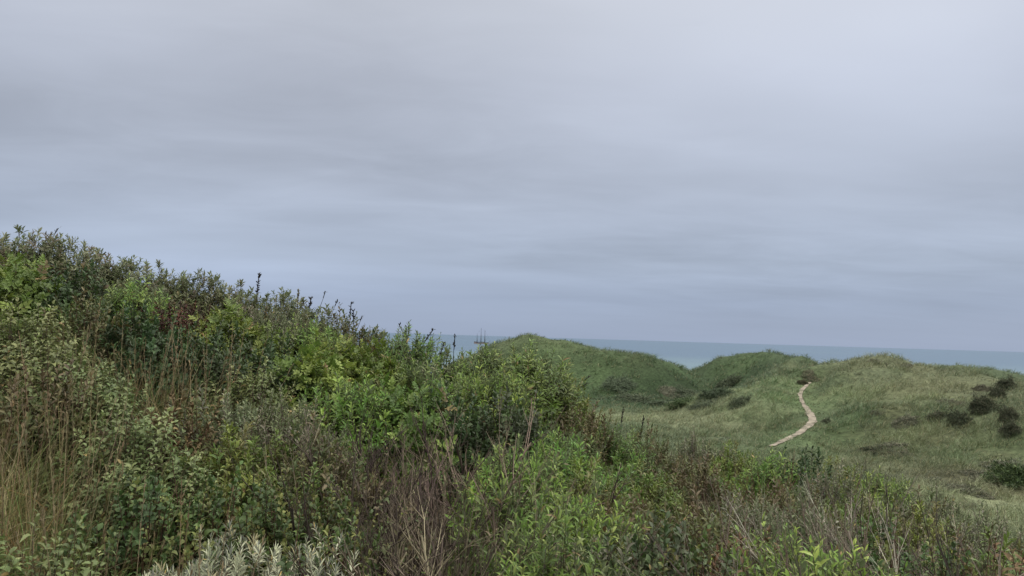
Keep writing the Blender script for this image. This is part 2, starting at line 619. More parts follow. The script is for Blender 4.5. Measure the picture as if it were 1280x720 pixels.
# the sea
mb = MB()
rs2 = np.array([90, 130, 180, 250, 400, 700, 1200, 2500, 6000, 15000, 40000, 90000.])
th2 = np.linspace(-PI, PI, 181)[:-1]
T_, R_ = np.meshgrid(th2, rs2)
V = np.stack([R_ * np.sin(T_), R_ * np.cos(T_), R_ * 0], -1).reshape(-1, 3)
I = np.arange(len(V)).reshape(len(rs2), 180)
J = np.roll(I, -1, 1)
mb.add(V, np.stack([I[:-1], I[1:], J[1:], J[:-1]], -1).reshape(-1, 4))
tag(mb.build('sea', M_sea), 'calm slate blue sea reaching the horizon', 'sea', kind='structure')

# ------------------------------------------------------------------ plant kinds
G = lambda *c: np.array(c, float)
KIND = {   # leaf length, width, droop, leaves per shoot, shoot length, colours, compound
    'willow':  dict(L=.066, W=.0175, dr=.24, nl=15, sl=.18, cols=[G(.10, .175, .03), G(.135, .215, .04), G(.19, .25, .06)], mat=M_willow, stem=G(.10, .085, .045)),
    'bright':  dict(L=.06, W=.0185, dr=.2, nl=14, sl=.17, cols=[G(.12, .22, .035), G(.155, .26, .042), G(.215, .29, .06)], mat=M_willow, stem=G(.12, .10, .05)),
    'yellow':  dict(L=.052, W=.017, dr=.25, nl=14, sl=.14, cols=[G(.16, .21, .05), G(.20, .24, .06), G(.125, .18, .045), G(.19, .19, .07)], mat=M_leaf, stem=G(.15, .12, .06)),
    'rose':    dict(L=.042, W=.026, dr=.15, nl=8, sl=.17, cols=[G(.14, .21, .042), G(.195, .25, .055), G(.11, .17, .038)], mat=M_leaf, stem=G(.12, .085, .05), comp=1),
    'sage':    dict(L=.05, W=.029, dr=.35, nl=11, sl=.16, cols=[G(.165, .205, .08), G(.215, .245, .10), G(.12, .16, .055)], mat=M_leaf, stem=G(.13, .10, .07), flat=1),
    'bramble': dict(L=.038, W=.027, dr=.25, nl=10, sl=.17, cols=[G(.08, .13, .04), G(.115, .165, .05), G(.20, .22, .07), G(.065, .10, .035)], mat=M_leaf, stem=G(.10, .055, .04)),
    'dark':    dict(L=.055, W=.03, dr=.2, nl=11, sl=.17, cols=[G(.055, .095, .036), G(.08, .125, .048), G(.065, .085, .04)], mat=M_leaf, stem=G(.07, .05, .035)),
    'grey':    dict(L=.042, W=.015, dr=.12, nl=16, sl=.16, cols=[G(.17, .20, .095), G(.22, .245, .12), G(.13, .16, .065), G(.22, .195, .13), G(.20, .185, .125)], mat=M_willow, stem=G(.13, .10, .075)),
    'crest':   dict(L=.06, W=.02, dr=.2, nl=10, sl=.095, cols=[G(.125, .15, .055), G(.175, .19, .085), G(.13, .105, .06), G(.22, .225, .12)], mat=M_willow, stem=G(.10, .075, .05)),
    'olive':   dict(L=.05, W=.02, dr=.2, nl=12, sl=.17, cols=[G(.12, .135, .05), G(.15, .14, .06), G(.10, .13, .045), G(.16, .13, .07)], mat=M_leaf, stem=G(.12, .08, .05)),
    'rust':    dict(L=.05, W=.02, dr=.35, nl=12, sl=.18, cols=[G(.15, .095, .052), G(.12, .085, .048), G(.12, .125, .05), G(.17, .12, .065)], mat=M_dry, stem=G(.12, .06, .045)),
    'red':     dict(L=.04, W=.018, dr=.3, nl=14, sl=.16, cols=[G(.085, .035, .028), G(.11, .045, .032), G(.065, .042, .032)], mat=M_dry, stem=G(.10, .04, .03)),
    'silver':  dict(L=.055, W=.0095, dr=.1, nl=20, sl=.12, cols=[G(.43, .44, .29), G(.52, .52, .36), G(.34, .36, .22), G(.44, .39, .22)], mat=M_silver, stem=G(.22, .19, .14)),
}


def pick(cols, n, jit=.16):
    c = np.array(cols)[rng.integers(0, len(cols), n)]
    return c * (1 + jit * rng.normal(size=(n, 1))).clip(.5, 1.7)


def shoots(lf, st, P, D, k, fine=True, nl=None, size=1.0):
    """leafy shoots: LF takes the leaves, ST the stems"""
    K = KIND[k]
    n = len(P)
    D = unit(D)
    nl = nl or K['nl']
    sl = K['sl'] * rng.uniform(.65, 1.35, n) * size
    base_c = pick(K['cols'], n, .12)
    own = rng.uniform(.68, 1.22, n)
    A = unit(np.cross(D, rand_unit(n)))
    B = np.cross(D, A)
    ph = rng.uniform(0, 6.28, n)
    bow = rand_unit(n) * .25
    if st is not None:
        tubes(st, P - D * sl[:, None] * .4, P + D * sl[:, None] * .5, .0032, .0024, K['stem'])
        tubes(st, P + D * sl[:, None] * .5, P + (D * 1.0 + bow * .3) * sl[:, None], .0024, .0011, K['stem'])
    aP, aD, aN, aL, aC = [], [], [], [], []
    for j in range(nl):
        t = (j + .6) / nl
        az = ph + j * 2.4 + rng.normal(size=n) * .25
        rad = A * np.cos(az)[:, None] + B * np.sin(az)[:, None]
        al = (1.28 - .85 * t ** 1.5) + rng.normal(size=n) * .16
        d = D * np.cos(al)[:, None] + rad * np.sin(al)[:, None]
        if K.get('flat'):
            d = d * [1, 1, .45]
        nn = D - rad * .15 + (np.array([0, 0, .9]) if K.get('flat') else 0)
        aP.append(P + D * (sl * (.15 + .85 * t))[:, None] + bow * (sl * t * t * .5)[:, None])
        aD.append(d)
        aN.append(nn + rng.normal(size=(n, 3)) * .2)
        aL.append(np.full(n, (.75 + .5 * math.sin(PI * (t * .8 + .1)) - .25 * t)) * rng.uniform(.75, 1.2, n) * size * own)
        young = 1 + .22 * (t - .4)
        aC.append(base_c * young * (1 + .13 * rng.normal(size=(n, 1))))
    P2, D2, N2, L2, C2 = np.concatenate(aP), unit(np.concatenate(aD)), np.concatenate(aN), np.concatenate(aL), np.concatenate(aC).clip(.01, .8)
    C2 *= .98
    odd = rng.random(len(P2)) < .014
    C2[odd] = C2[odd].mean(1, keepdims=True) * np.array([1.7, 1.25, .5])
    if K.get('comp'):
        S = unit(np.cross(D2, N2))
        rl = .105 * L2[:, None]
        for t, s in ((.3, -1), (.3, 1), (.58, -1), (.58, 1), (.84, -1), (.84, 1), (1.0, 0)):
            q = P2 + D2 * rl * t - unit(N2) * rl * .18 * t * t
            dd = D2 * (.55 if s else 1) + S * s * .85 + rng.normal(size=D2.shape) * .1
            leaves(lf, q, dd, N2 + rng.normal(size=D2.shape) * .12, K['L'] * L2 * rng.uniform(.8, 1.15, len(L2)), K['W'] * L2, K['dr'], C2 * rng.uniform(.88, 1.12, (len(L2), 1)), fine)
    else:
        leaves(lf, P2, D2, N2, K['L'] * L2, K['W'] * L2 * rng.uniform(.8, 1.2, len(L2)), K['dr'] * rng.uniform(.2, 1.8, len(L2)), C2, fine)


def dome(n, inner=.45, seed=0, lob=.5):
    """points through the outer shell of an uneven dome, unit radius .5, height 1; also outward directions"""
    u = rand_unit(n)
    u[:, 2] = np.abs(u[:, 2]) * 1.15 - .15
    u = unit(u)
    az, el = np.arctan2(u[:, 1], u[:, 0]), u[:, 2]
    f = 1 + lob * fbm(np.cos(az) * 1.6 + seed * 9.7, np.sin(az) * 1.6 + el * 2.1, 100 + seed, 3)
    rr = (inner + (1 - inner) * rng.random(n) ** .6) * f
    P = np.stack([u[:, 0] * rr * .5, u[:, 1] * rr * .5, .38 + u[:, 2] * rr * .55], 1)
    return P, u


def branches(mb, tips, n, col, r=.012):
    idx = rng.choice(len(tips), min(n, len(tips)), False)
    t = tips[idx]
    b = np.stack([rng.normal(size=len(t)) * .05, rng.normal(size=len(t)) * .05, np.zeros(len(t))], 1)
    mid = b * .5 + t * [.45, .45, .55] + rng.normal(size=(len(t), 3)) * .04
    mid2 = mid * .45 + t * .55 + rng.normal(size=(len(t), 3)) * .03
    rr = rng.uniform(.5, 1.2, len(t)) * r
    tubes(mb, b, mid, rr, rr * .75, col)
    tubes(mb, mid, mid2, rr * .75, rr * .5, col)
    tubes(mb, mid2, t, rr * .5, rr * .22, col)


def leafy_shrub(k, seed, nsh, inner=.45, up=.75, lob=.55, bare=0):
    """returns (leaf mesh, branch mesh) of a prototype about 1 m across and 1 m high"""
    K = KIND[k]
    lf, st = MB(), MB()
    P, u = dome(nsh, inner, seed, lob)
    D = unit(u * .7 + np.array([0, 0, up]) + rng.normal(size=P.shape) * .22)
    shoots(lf, st, P, D, k)
    branches(st, P, 55 + bare, K['stem'], .011)
    nm = {'rust': 'withered_leaves', 'red': 'withered_leaves'}.get(k, 'leaves')
    return [(nm, lf.mesh(nm, K['mat'])), ('branches', st.mesh('branches', M_dry))]


def twig_shrub(seed, cols, nst=70, spread=.5, leaf=None, tall=1.0, nleaf=60, arch=.0, thick=1.0):
    """a bush of bare, forking, mostly upright stems"""
    st = MB()
    a = rng.uniform(0, 6.28, nst)
    q = rng.random(nst) ** .6
    foot = np.stack([np.cos(a) * q * .2, np.sin(a) * q * .2, np.zeros(nst)], 1)
    lean = np.stack([np.cos(a) * q * spread, np.sin(a) * q * spread, np.ones(nst)], 1)
    lean = unit(lean + rng.normal(size=(nst, 3)) * .1)
    L = tall * rng.uniform(.65, 1.08, nst)
    c = pick(cols, nst, .38)
    p, d, r = foot, lean, rng.uniform(.003, .0105, nst) * rng.choice([.7, 1, 1, 1.35], nst) * thick
    tips, tipd, tipc = [], [], []
    for s in range(5):
        d2 = unit(d + rng.normal(size=d.shape) * .25 + np.array([0, 0, .05 - arch * s * .2]) + lean * [arch, arch, 0])
        q2 = p + d2 * (L / 5)[:, None]
        tubes(st, p, q2, r, r * .82, c)
        nb = 2 if s else 1
        for b in range(nb if s < 4 else 4):
            keep = rng.random(nst) < .85
            f = rng.random(nst)[:, None]
            o = p + (q2 - p) * f
            dd = unit(d2 + rand_unit(nst) * .55 + np.array([0, 0, .15]))
            ll = (L * rng.uniform(.14, .34, nst))[:, None]
            m1 = o + dd * ll * .5
            dd2 = unit(dd + rand_unit(nst) * .3 + np.array([0, 0, .2]))
            m2 = m1 + dd2 * ll * .5
            cc = (c * rng.uniform(.75, 1.35, (nst, 1))).clip(0, .6)
            tubes(st, o[keep], m1[keep], (r * .5)[keep], (r * .38)[keep], cc[keep])
            tubes(st, m1[keep], m2[keep], (r * .38)[keep], (r * .16)[keep], cc[keep])
            for e in range(2):
                dd3 = unit(dd2 + rand_unit(nst) * .5)
                tubes(st, m1[keep], (m1 + dd3 * ll * .35)[keep], (r * .26)[keep], (r * .12)[keep], cc[keep])
            tips.append(m2[keep])
            tipd.append(dd2[keep])
        p, d, r = q2, d2, r * .82
    parts = [('dead_stems', st.mesh('dead_stems', M_dry))]
    tp, td = np.concatenate(tips), np.concatenate(tipd)
    if leaf:
        lf = MB()
        idx = rng.choice(len(tp), min(nleaf, len(tp)), False)
        shoots(lf, None, tp[idx] * [1, 1, .8], td[idx], leaf, nl=6, size=.6)
        parts.append(('leaves', lf.mesh('leaves', KIND[leaf]['mat'])))
    return parts


def grass_clump(cols, n=420, tall=.85, spread=.6, w=.006, heads=0):
    mb, hd = MB(), MB()
    a = rng.uniform(0, 6.28, n)
    q = rng.random(n) ** .5 * .42
    P = np.stack([np.cos(a) * q, np.sin(a) * q, rng.uniform(-.02, .05, n)], 1)
    D = unit(np.stack([np.cos(a) * q * spread, np.sin(a) * q * spread, np.full(n, .55)], 1) + rng.normal(size=(n, 3)) * .12)
    L = tall * rng.uniform(.5, 1.1, n)
    blades(mb, P, D, L, w * rng.uniform(.6, 1.5, n), rng.uniform(.05, .6, n), pick(cols, n, .2), 4)
    parts = [('blades', mb.mesh('blades', M_grass))]
    if heads:
        a = rng.uniform(0, 6.28, heads)
        q = rng.random(heads) ** .5 * .35
        P = np.stack([np.cos(a) * q, np.sin(a) * q, np.zeros(heads)], 1)
        D = unit(np.stack([np.cos(a) * q, np.sin(a) * q, np.ones(heads)], 1) + rng.normal(size=(heads, 3)) * .12)
        L = (tall * rng.uniform(.8, 1.25, heads))[:, None]
        c = pick([G(.32, .26, .15), G(.24, .18, .10)], heads, .15)
        m1 = P + D * L * .5
        tp = m1 + unit(D + rng.normal(size=D.shape) * .1) * L * .5
        tubes(hd, P, m1, .0032, .0026, c)
        tubes(hd, m1, tp, .0026, .0014, c)
        for j in range(9):
            t = rng.uniform(.82, 1.0, heads)[:, None]
            o = m1 + (tp - m1) * (t * 2 - 1)
            leaves(hd, o, D + rand_unit(heads) * .5, rand_unit(heads), .028, .006, .1, c * 1.1, False)
        parts.append(('seed_stalks', hd.mesh('seed_stalks', M_dry)))
    return parts


def far_shrub(seed, cols, nsh=800, low=.6):
    """dense low dune shrub seen from afar, 1 m across"""
    lf, st = MB(), MB()
    P, u = dome(nsh, .55, seed, 1.25)
    P[:, 2] = np.maximum(P[:, 2] * low * 1.0 - .12, -.1)
    D = unit(u + np.array([0, 0, .7]) + rng.normal(size=P.shape) * .4)
    for j in range(6):
        c = pick(cols, nsh, .25)
        leaves(lf, P + rng.normal(size=P.shape) * .03, D + rand_unit(nsh) * .7, D + rand_unit(nsh) * .3, rng.uniform(.06, .12, nsh), rng.uniform(.018, .035, nsh), .2, c, False)
    branches(st, P, 40, G(.07, .055, .045), .012)
    return [('leaves', lf.mesh('leaves', M_far)), ('branches', st.mesh('branches', M_dry))]


purple = [G(.15, .115, .09), G(.20, .155, .115), G(.10, .075, .062), G(.27, .225, .15), G(.08, .058, .05)]
greytw = [G(.27, .235, .175), G(.19, .16, .12), G(.36, .325, .25), G(.12, .095, .075), G(.16, .12, .09)]
tan_c = [G(.33, .27, .13), G(.23, .21, .09), G(.14, .17, .06), G(.40, .33, .19), G(.12, .095, .055)]
grn_c = [G(.20, .24, .08), G(.29, .27, .11), G(.14, .19, .06), G(.36, .30, .14)]
rusty = [G(.30, .16, .07), G(.22, .115, .055), G(.36, .25, .12), G(.15, .09, .05)]
PROTO = {
    'willow': [leafy_shrub('willow', 1, 560), leafy_shrub('willow', 2, 520)],
    'bright': [leafy_shrub('bright', 3, 540)],
    'yellow': [leafy_shrub('yellow', 4, 560)],
    'rose': [leafy_shrub('rose', 5, 330), leafy_shrub('rose', 6, 300)],
    'sage': [leafy_shrub('sage', 7, 520, up=.6), leafy_shrub('sage', 8, 470, up=.6)],
    'bramble': [leafy_shrub('bramble', 9, 520), leafy_shrub('bramble', 10, 480)],
    'dark': [leafy_shrub('dark', 11, 430)],
    'grey': [leafy_shrub('grey', 12, 620), leafy_shrub('grey', 13, 560, bare=60)],
    'crest': [leafy_shrub('crest', 14, 640, .55, .5, .6), leafy_shrub('crest', 15, 600, .55, .5, .6, 50)],
    'olive': [leafy_shrub('olive', 16, 430), leafy_shrub('olive', 17, 330, bare=60)],
    'rust': [leafy_shrub('rust', 18, 330, bare=40)],
    'red': [leafy_shrub('red', 19, 330, bare=40)],
    'silver': [leafy_shrub('silver', 20, 480, .5, .6, .5), leafy_shrub('silver', 21, 460, .5, .6, .5)],
    'twig': [twig_shrub(22, purple, 120, .9, 'olive', 1.0, 110, 0, 1.3), twig_shrub(23, purple, 110, 1.0, 'olive', 1.0, 110, 0, 1.3)],
    'tangle': [twig_shrub(24, greytw, 165, .85, 'olive', 1.0, 120, .12), twig_shrub(25, greytw, 150, .95, 'grey', 1.0, 90, .2), twig_shrub(29, greytw, 150, .8, 'olive', .9, 110, .1)],
    'redstem': [twig_shrub(28, [G(.15, .07, .05), G(.11, .05, .04), G(.17, .10, .065)], 50, .7, 'olive', .95, 90, 0, 1.2)],
    'pale_stem': [twig_shrub(26, [G(.36, .32, .24), G(.28, .24, .17), G(.2, .16, .12)], 30, .7, None, .9)],
    'grass': [grass_clump(tan_c, 420, .9, .6, .007, 26), grass_clump(grn_c, 420, .9, .6, .007, 14)],
    'rustgrass': [grass_clump(rusty, 420, .75, .8, .006, 20)],
}
FARCOL = {'gloom': [G(.07, .085, .048), G(.11, .125, .07), G(.06, .068, .045), G(.13, .12, .078)],
          'heath': [G(.13, .135, .09), G(.17, .165, .11), G(.105, .115, .07), G(.15, .135, .09)],
          'green': [G(.07, .105, .04), G(.10, .135, .05), G(.055, .08, .035)],
          'scrub': [G(.07, .095, .05), G(.095, .125, .065), G(.06, .075, .045)],
          'brown': [G(.10, .105, .06), G(.14, .125, .075), G(.085, .10, .052)]}
FAR = {k: far_shrub(30 + i, v, low=.75 if k != 'heath' else .55) for i, (k, v) in enumerate(FARCOL.items())}

NAME = {'redstem': 'dead_bush', 'twig': 'dead_bush', 'tangle': 'dead_bush', 'pale_stem': 'dead_bush', 'grass': 'grass_clump', 'rustgrass': 'grass_clump',
        'silver': 'silver_shrub', 'bramble': 'bramble_bush', 'rose': 'rose_bush', 'willow': 'willow_shrub', 'bright': 'willow_shrub', 'crest': 'willow_shrub'}
CAT = {'dead_bush': 'dead bush', 'grass_clump': 'grass clump'}
GROUP = {'dead_bush': 'dead twiggy bushes on the bank', 'grass_clump': 'tall grass clumps on the bank', 'silver_shrub': 'silver leaved shrubs at the foot of the bank',
         'bramble_bush': 'dark broad leaved bushes on the bank', 'rose_bush': 'small leaved feathery bushes on the bank', 'willow_shrub': 'long leaved shrubs on the bank',
         'shrub': 'mixed shrubs on the bank'}


def plant(parts, name, loc, sc, rz, label, cat, group):
    root = empty(name, loc, rz)
    root.scale = sc
    tag(root, label, cat, group)
    for pn, me in parts:
        o = bpy.data.objects.new(pn, me)
        o.parent = root
        C.objects.link(o)
    return root


#@SHRUBS@
SHRUBS = [
    # kind, px, py (crown in the photo), width px, label
    # --- along the skyline of the bank, from the left
    ('crest', -15, 292, 80, 'pale leaved shrub on the skyline cut by the left edge of the photo'),
    ('crest', 40, 292, 80, 'shrub with upright sprigs on the highest part of the skyline'),
    ('crest', 85, 303, 70, 'shrub with dark brown gaps just right of the highest skyline sprigs'),
    ('crest', 130, 320, 70, 'skyline shrub with a thin bent stem beside its pale sprigs'),
    ('crest', 175, 330, 70, 'leafy skyline shrub between two thin curved stems, above bright green sprays'),
    ('crest', 215, 338, 60, 'skyline shrub directly above the dark red bush'),
    ('crest', 255, 350, 60, 'grey brown skyline shrub just right of the dark red bush'),
    ('crest', 300, 362, 65, 'skyline shrub left of the dark dock spike'),
    ('crest', 345, 370, 65, 'skyline shrub at the foot of the dark dock spike'),
    ('crest', 385, 384, 60, 'green skyline shrub with two rigid stems behind it'),
    ('olive', 428, 398, 60, 'brown withered shrub on the skyline below a row of thin stalks'),
    ('crest', 462, 411, 55, 'thin leaved skyline shrub right of the brown withered one'),
    ('willow', 505, 425, 55, 'green shrub on the skyline where the sea first shows'),
    ('crest', 545, 441, 50, 'low skyline shrub against the sea, left of the ship'),
    ('willow', 590, 443, 60, 'shrub with a rosette of long leaves just below the ship'),
    ('willow', 650, 446, 120, 'large rounded long leaved bush hiding the foot of the first dune'),
    ('bright', 615, 470, 90, 'bright green left shoulder of the large rounded bush, below the ship'),
    ('yellow', 705, 478, 75, 'yellow green shrub on the right flank of the large rounded bush'),
    ('olive', 725, 515, 60, 'brownish shrub at the right end of the large rounded bush'),
    # --- upper slope
    ('rose', 18, 335, 80, 'yellow green feathery bush at the left edge below the skyline'),
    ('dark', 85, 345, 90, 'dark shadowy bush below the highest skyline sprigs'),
    ('bright', 165, 357, 80, 'bright green lance leaved sprays left of the dark red bush'),
    ('red', 222, 378, 55, 'dark red withered bush on the upper slope'),
    ('sage', 30, 392, 70, 'pale grey green bush at the left edge below the yellow green one'),
    ('sage', 70, 425, 80, 'pale layered leaf bush on the left slope above the dry grass'),
    ('olive', 110, 378, 70, 'brown stemmed bush under the dark shadowy bush'),
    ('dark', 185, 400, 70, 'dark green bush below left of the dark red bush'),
    ('rose', 285, 398, 80, 'fresh green feathery bush right of the dark red bush'),
    ('grey', 335, 392, 70, 'grey green fine leaved bush below the dark dock spike'),
    ('bright', 385, 408, 80, 'bright green bush on the slope below the two rigid stems'),
    ('rose', 435, 435, 90, 'feathery green bush below the brown withered skyline shrub'),
    ('yellow', 480, 448, 80, 'yellowish leafy bush below the skyline where the sea first shows'),
    ('willow', 535, 470, 80, 'long leaved bush on the slope left of the large rounded bush'),
    ('dark', 265, 425, 80, 'dark green leafy bush behind the tan bare stems'),
    ('dark', 330, 440, 80, 'bluish dark bush in the shade in the middle of the slope'),
    ('rose', 385, 455, 90, 'pale flat topped feathery bush right of the bluish dark bush'),
    ('bright', 440, 488, 90, 'bright green bush behind the dead purple brown bush'),
    ('rose', 500, 495, 90, 'feathery bush between the bright green bush and the dark hollow'),
    ('dark', 565, 505, 80, 'dark bush in the hollow under the large rounded bush'),  # dark leaf colour stands in for the shade of the hollow
    ('dark', 640, 510, 90, 'shaded dark leaves under the front of the large rounded bush'),  # shade under the bush put into a darker leaf colour
    ('grass', 150, 432, 70, 'straw grass clump on the upper slope among pale leaves'),
    ('grass', 215, 450, 80, 'clump of tan bare grass stems on the middle slope'),
    ('grass', 262, 460, 60, 'thin tan grass clump in front of the dark green leafy bush'),
    ('sage', 320, 470, 70, 'pale bush with drooping leaves below the bluish dark bush'),
    ('sage', 110, 455, 70, 'greyish bush among dry stems above the big pale layered bush'),
    ('olive', 60, 470, 70, 'brown tangled bush at the upper end of the left dry grass'),
    ('rust', 220, 508, 50, 'small heap of red brown withered twigs on the middle slope'),
    # --- middle and lower left
    ('grey', 290, 505, 80, 'dull grey green bush between the red brown heap and the yellow sprays'),
    ('grey', 365, 515, 90, 'dull green bush in the middle left of the dead purple brown bush'),
    ('sage', 165, 528, 110, 'big pale green layered leaf bush in the lower left'),
    ('sage', 225, 575, 100, 'pale leafed bush below the big layered one'),
    ('yellow', 285, 548, 60, 'bright yellow green lance leaved shoots in the lower left'),
    ('yellow', 345, 560, 70, 'yellowish brown speckled bush right of the bright yellow shoots'),
    ('olive', 395, 555, 60, 'brown green bush just left of the dead purple brown bush'),
    ('bramble', 175, 615, 100, 'dull leaved bush above the rusty grass at lower left'),
    ('bramble', 275, 622, 90, 'dark broad leaved bush right above the silver shrub'),
    ('bramble', 345, 630, 90, 'broad leaved bush with a few yellow leaves above right of the silver shrub'),
    ('bramble', 385, 625, 70, 'dark round leaved bush touching the dead bush on its left side'),
    ('bramble', 395, 680, 60, 'shaded broad leaved bush between the silver shrub and dead bush'),
    ('grass', 15, 465, 70, 'tall yellowish grass clump at the left edge under the pale bushes'),
    ('grass', 70, 520, 80, 'brownish tall grass clump left of the big layered bush'),
    ('grass', 20, 555, 80, 'straw coloured grass clump halfway down the left edge'),
    ('grass', 60, 600, 90, 'green and straw grass clump below the brownish one'),
    ('grass', 15, 640, 80, 'pale grass clump low on the left edge'),
    ('rustgrass', 95, 660, 90, 'rust coloured grass clump in the bottom left'),
    ('rustgrass', 135, 705, 80, 'rust and tan grass clump at the bottom edge'),
    ('sage', 35, 700, 80, 'grey green leafy bush in the bottom left corner'),
    ('grass', 175, 700, 70, 'yellow green grass clump left of the silver shrub'),
    ('silver', 285, 668, 95, 'silver leaved shrub, the tallest one, at the bottom edge'),
    ('silver', 372, 708, 70, 'low silver leaved shrub right of the tallest silver one'),
    ('silver', 242, 716, 70, 'small silver leaved shrub left of the tallest silver one'),
    # --- the dead bush in the middle
    ('twig', 455, 560, 130, 'left half of the dead purple brown bush with upright twigs'),
    ('twig', 560, 560, 150, 'dead purple brown bush with dense upright twigs in the centre'),
    ('twig', 500, 640, 150, 'lower dead bush with yellowish stems at the bottom centre'),
    ('twig', 590, 660, 90, 'leaning bare tan twigs beside the bright green shrub'),
    # --- green bank right of the centre
    ('bright', 645, 575, 100, 'fresh green shrub right behind the dead purple brown bush'),
    ('bright', 700, 552, 100, 'leafy green shrub in front of the dark hollow'),
    ('willow', 765, 550, 80, 'green shrub on the bank edge below the pale valley grass'),
    ('yellow', 720, 590, 90, 'yellowish green shrub in the middle of the green bank'),
    ('willow', 655, 640, 120, 'deep green shrub with drooping leaves beside the leaning tan twigs'),
    ('bright', 725, 645, 110, 'green shrub with rosettes in the middle of the lower bank'),
    ('willow', 690, 702, 110, 'green shrub at the bottom edge right of the dead twigs'),
    ('grey', 752, 690, 50, 'pale upright sprig shrub at the bottom edge'),
    ('dark', 805, 690, 90, 'dark green dense bush at the bottom right of the pale sprig'),
    ('yellow', 800, 590, 90, 'pale flat leaved yellow green shrub on the bank edge'),
    ('olive', 810, 640, 90, 'brownish olive bush above the dark green dense one'),
    ('olive', 805, 543, 60, 'low brown stemmed shrub on the bank edge'),
    ('grey', 870, 552, 70, 'grey twiggy shrub on the bank edge left of the path'),
    ('yellow', 915, 562, 60, 'yellow green low shrub on the bank edge near the path'),
    ('olive', 868, 580, 50, 'muddy brown shrub behind the whitish bare stems'),
    ('pale_stem', 885, 605, 70, 'tangle of whitish bare stems on the right bank'),
    ('redstem', 930, 592, 60, 'bush of red brown stems around the dark tall stalk'),
    ('olive', 880, 650, 90, 'muddy green bush below the whitish bare stems'),
    ('grey', 930, 632, 80, 'grey green bush with pale leaf edges below the red stems'),
    ('rust', 925, 690, 90, 'orange brown withered bush at the bottom edge'),
    ('bright', 985, 690, 90, 'bright green bush at the bottom edge right of the orange brown one'),
    ('bramble', 860, 705, 90, 'broad leaved green bush at the bottom edge left of the orange brown one'),
    # --- right bank
    ('bright', 965, 578, 60, 'small bright green bush under the end of the path'),
    ('dark', 1000, 582, 60, 'small dark green bush just right of the end of the path'),
    ('yellow', 1048, 582, 60, 'yellow green low bush on the right bank edge'),
    ('grey', 1040, 600, 80, 'grey fine leaved bush on the right bank'),
    ('bright', 1100, 602, 40, 'small vivid green bush on the right bank edge'),
    ('olive', 985, 618, 80, 'dull olive bush with a small dark gap on the right bank'),
    ('grey', 1015, 640, 80, 'dull grey green bush above the upright dead stems'),
    ('yellow', 1085, 625, 80, 'yellow green leafy bush in the middle of the right bank'),
    ('olive', 1140, 635, 60, 'olive brown bush behind the grey dead tangle'),
    ('yellow', 1152, 645, 60, 'mustard yellow green bush on the right bank'),
    ('grey', 1175, 628, 80, 'reddish grey twiggy bush on the right bank edge'),
    ('grey', 1222, 650, 70, 'grey bush on the edge by the pale right grass'),
    ('grey', 1265, 672, 70, 'grey green bush cut by the right edge of the photo'),
    ('tangle', 1050, 660, 120, 'dead bush with grey upright stems in the lower right'),
    ('tangle', 1120, 662, 120, 'grey dead tangle of bent branches in the lower right'),
    ('tangle', 1195, 682, 110, 'sprawling pale dead twigs near the bottom right corner'),
    ('bramble', 1150, 690, 80, 'dark green leaves between the dead tangles'),
    ('bright', 1035, 718, 40, 'light green leaves under the grey upright stems'),
    ('tangle', 1090, 712, 110, 'dense grey brown bare stems at the bottom edge below the grey dead tangle'),
    ('yellow', 1238, 690, 60, 'yellow green shrub near the bottom right corner'),
    ('tangle', 1235, 712, 90, 'low tangle of bare brown stems at the bottom right'),
    ('rust', 1275, 705, 80, 'rust brown bush in the bottom right corner'),
]
#@END@
spots = []
cnt = {}
for kind, px, py, wpx, label in SHRUBS:
    if kind == 'crest' and px < 440:
        py -= 9
    d0 = ray(px, py)
    h = hit(px, py + 10, canopy, 2.2, 14)
    th = math.atan2(d0[0], d0[1])
    dc = float(np.interp(th, _th, _dc))
    if h is None or math.hypot(h[0], h[1]) > dc:
        p = d0 * dc
    else:
        p = d0 * math.hypot(h[0], h[1])
    r = math.hypot(p[0], p[1])
    gz = float(land(np.array([p[0]]), np.array([p[1]]))[0])
    w = wpx * r / FOC
    s = min(1.35, max(.6 if kind == 'silver' else .72, w * 1.12))
    if kind in ('twig', 'tangle'):
        s = min(1.3, s * 1.4)
    ht = max(.7, min(1.5, (p[2] - gz) * (1.0 if kind != 'crest' else .95)))
    if kind in ('twig', 'tangle', 'pale_stem', 'redstem', 'grass', 'rustgrass'):
        ht *= {'twig': 1.12, 'tangle': 1.13, 'pale_stem': 1.0, 'redstem': 1.1}.get(kind, 1.25)
    k = cnt.get(kind, 0)
    cnt[kind] = k + 1
    pr = PROTO[kind]
    nm = NAME.get(kind, 'shrub')
    # push the plant back by a third of its width so that its face, not its middle, is at the sighted point
    base = p * (1 + (-.1 if kind == 'tangle' else .05 if kind in ('twig', 'tangle', 'grass', 'rustgrass', 'silver') else .2) * s / r)
    spots.append((px, r, kind, base[0], base[1], s))
    plant(pr[k % len(pr)], nm, W((base[0], base[1], gz - .04)), (s, s, ht), random.uniform(0, 6.28), label, CAT.get(nm, 'shrub'), GROUP[nm])

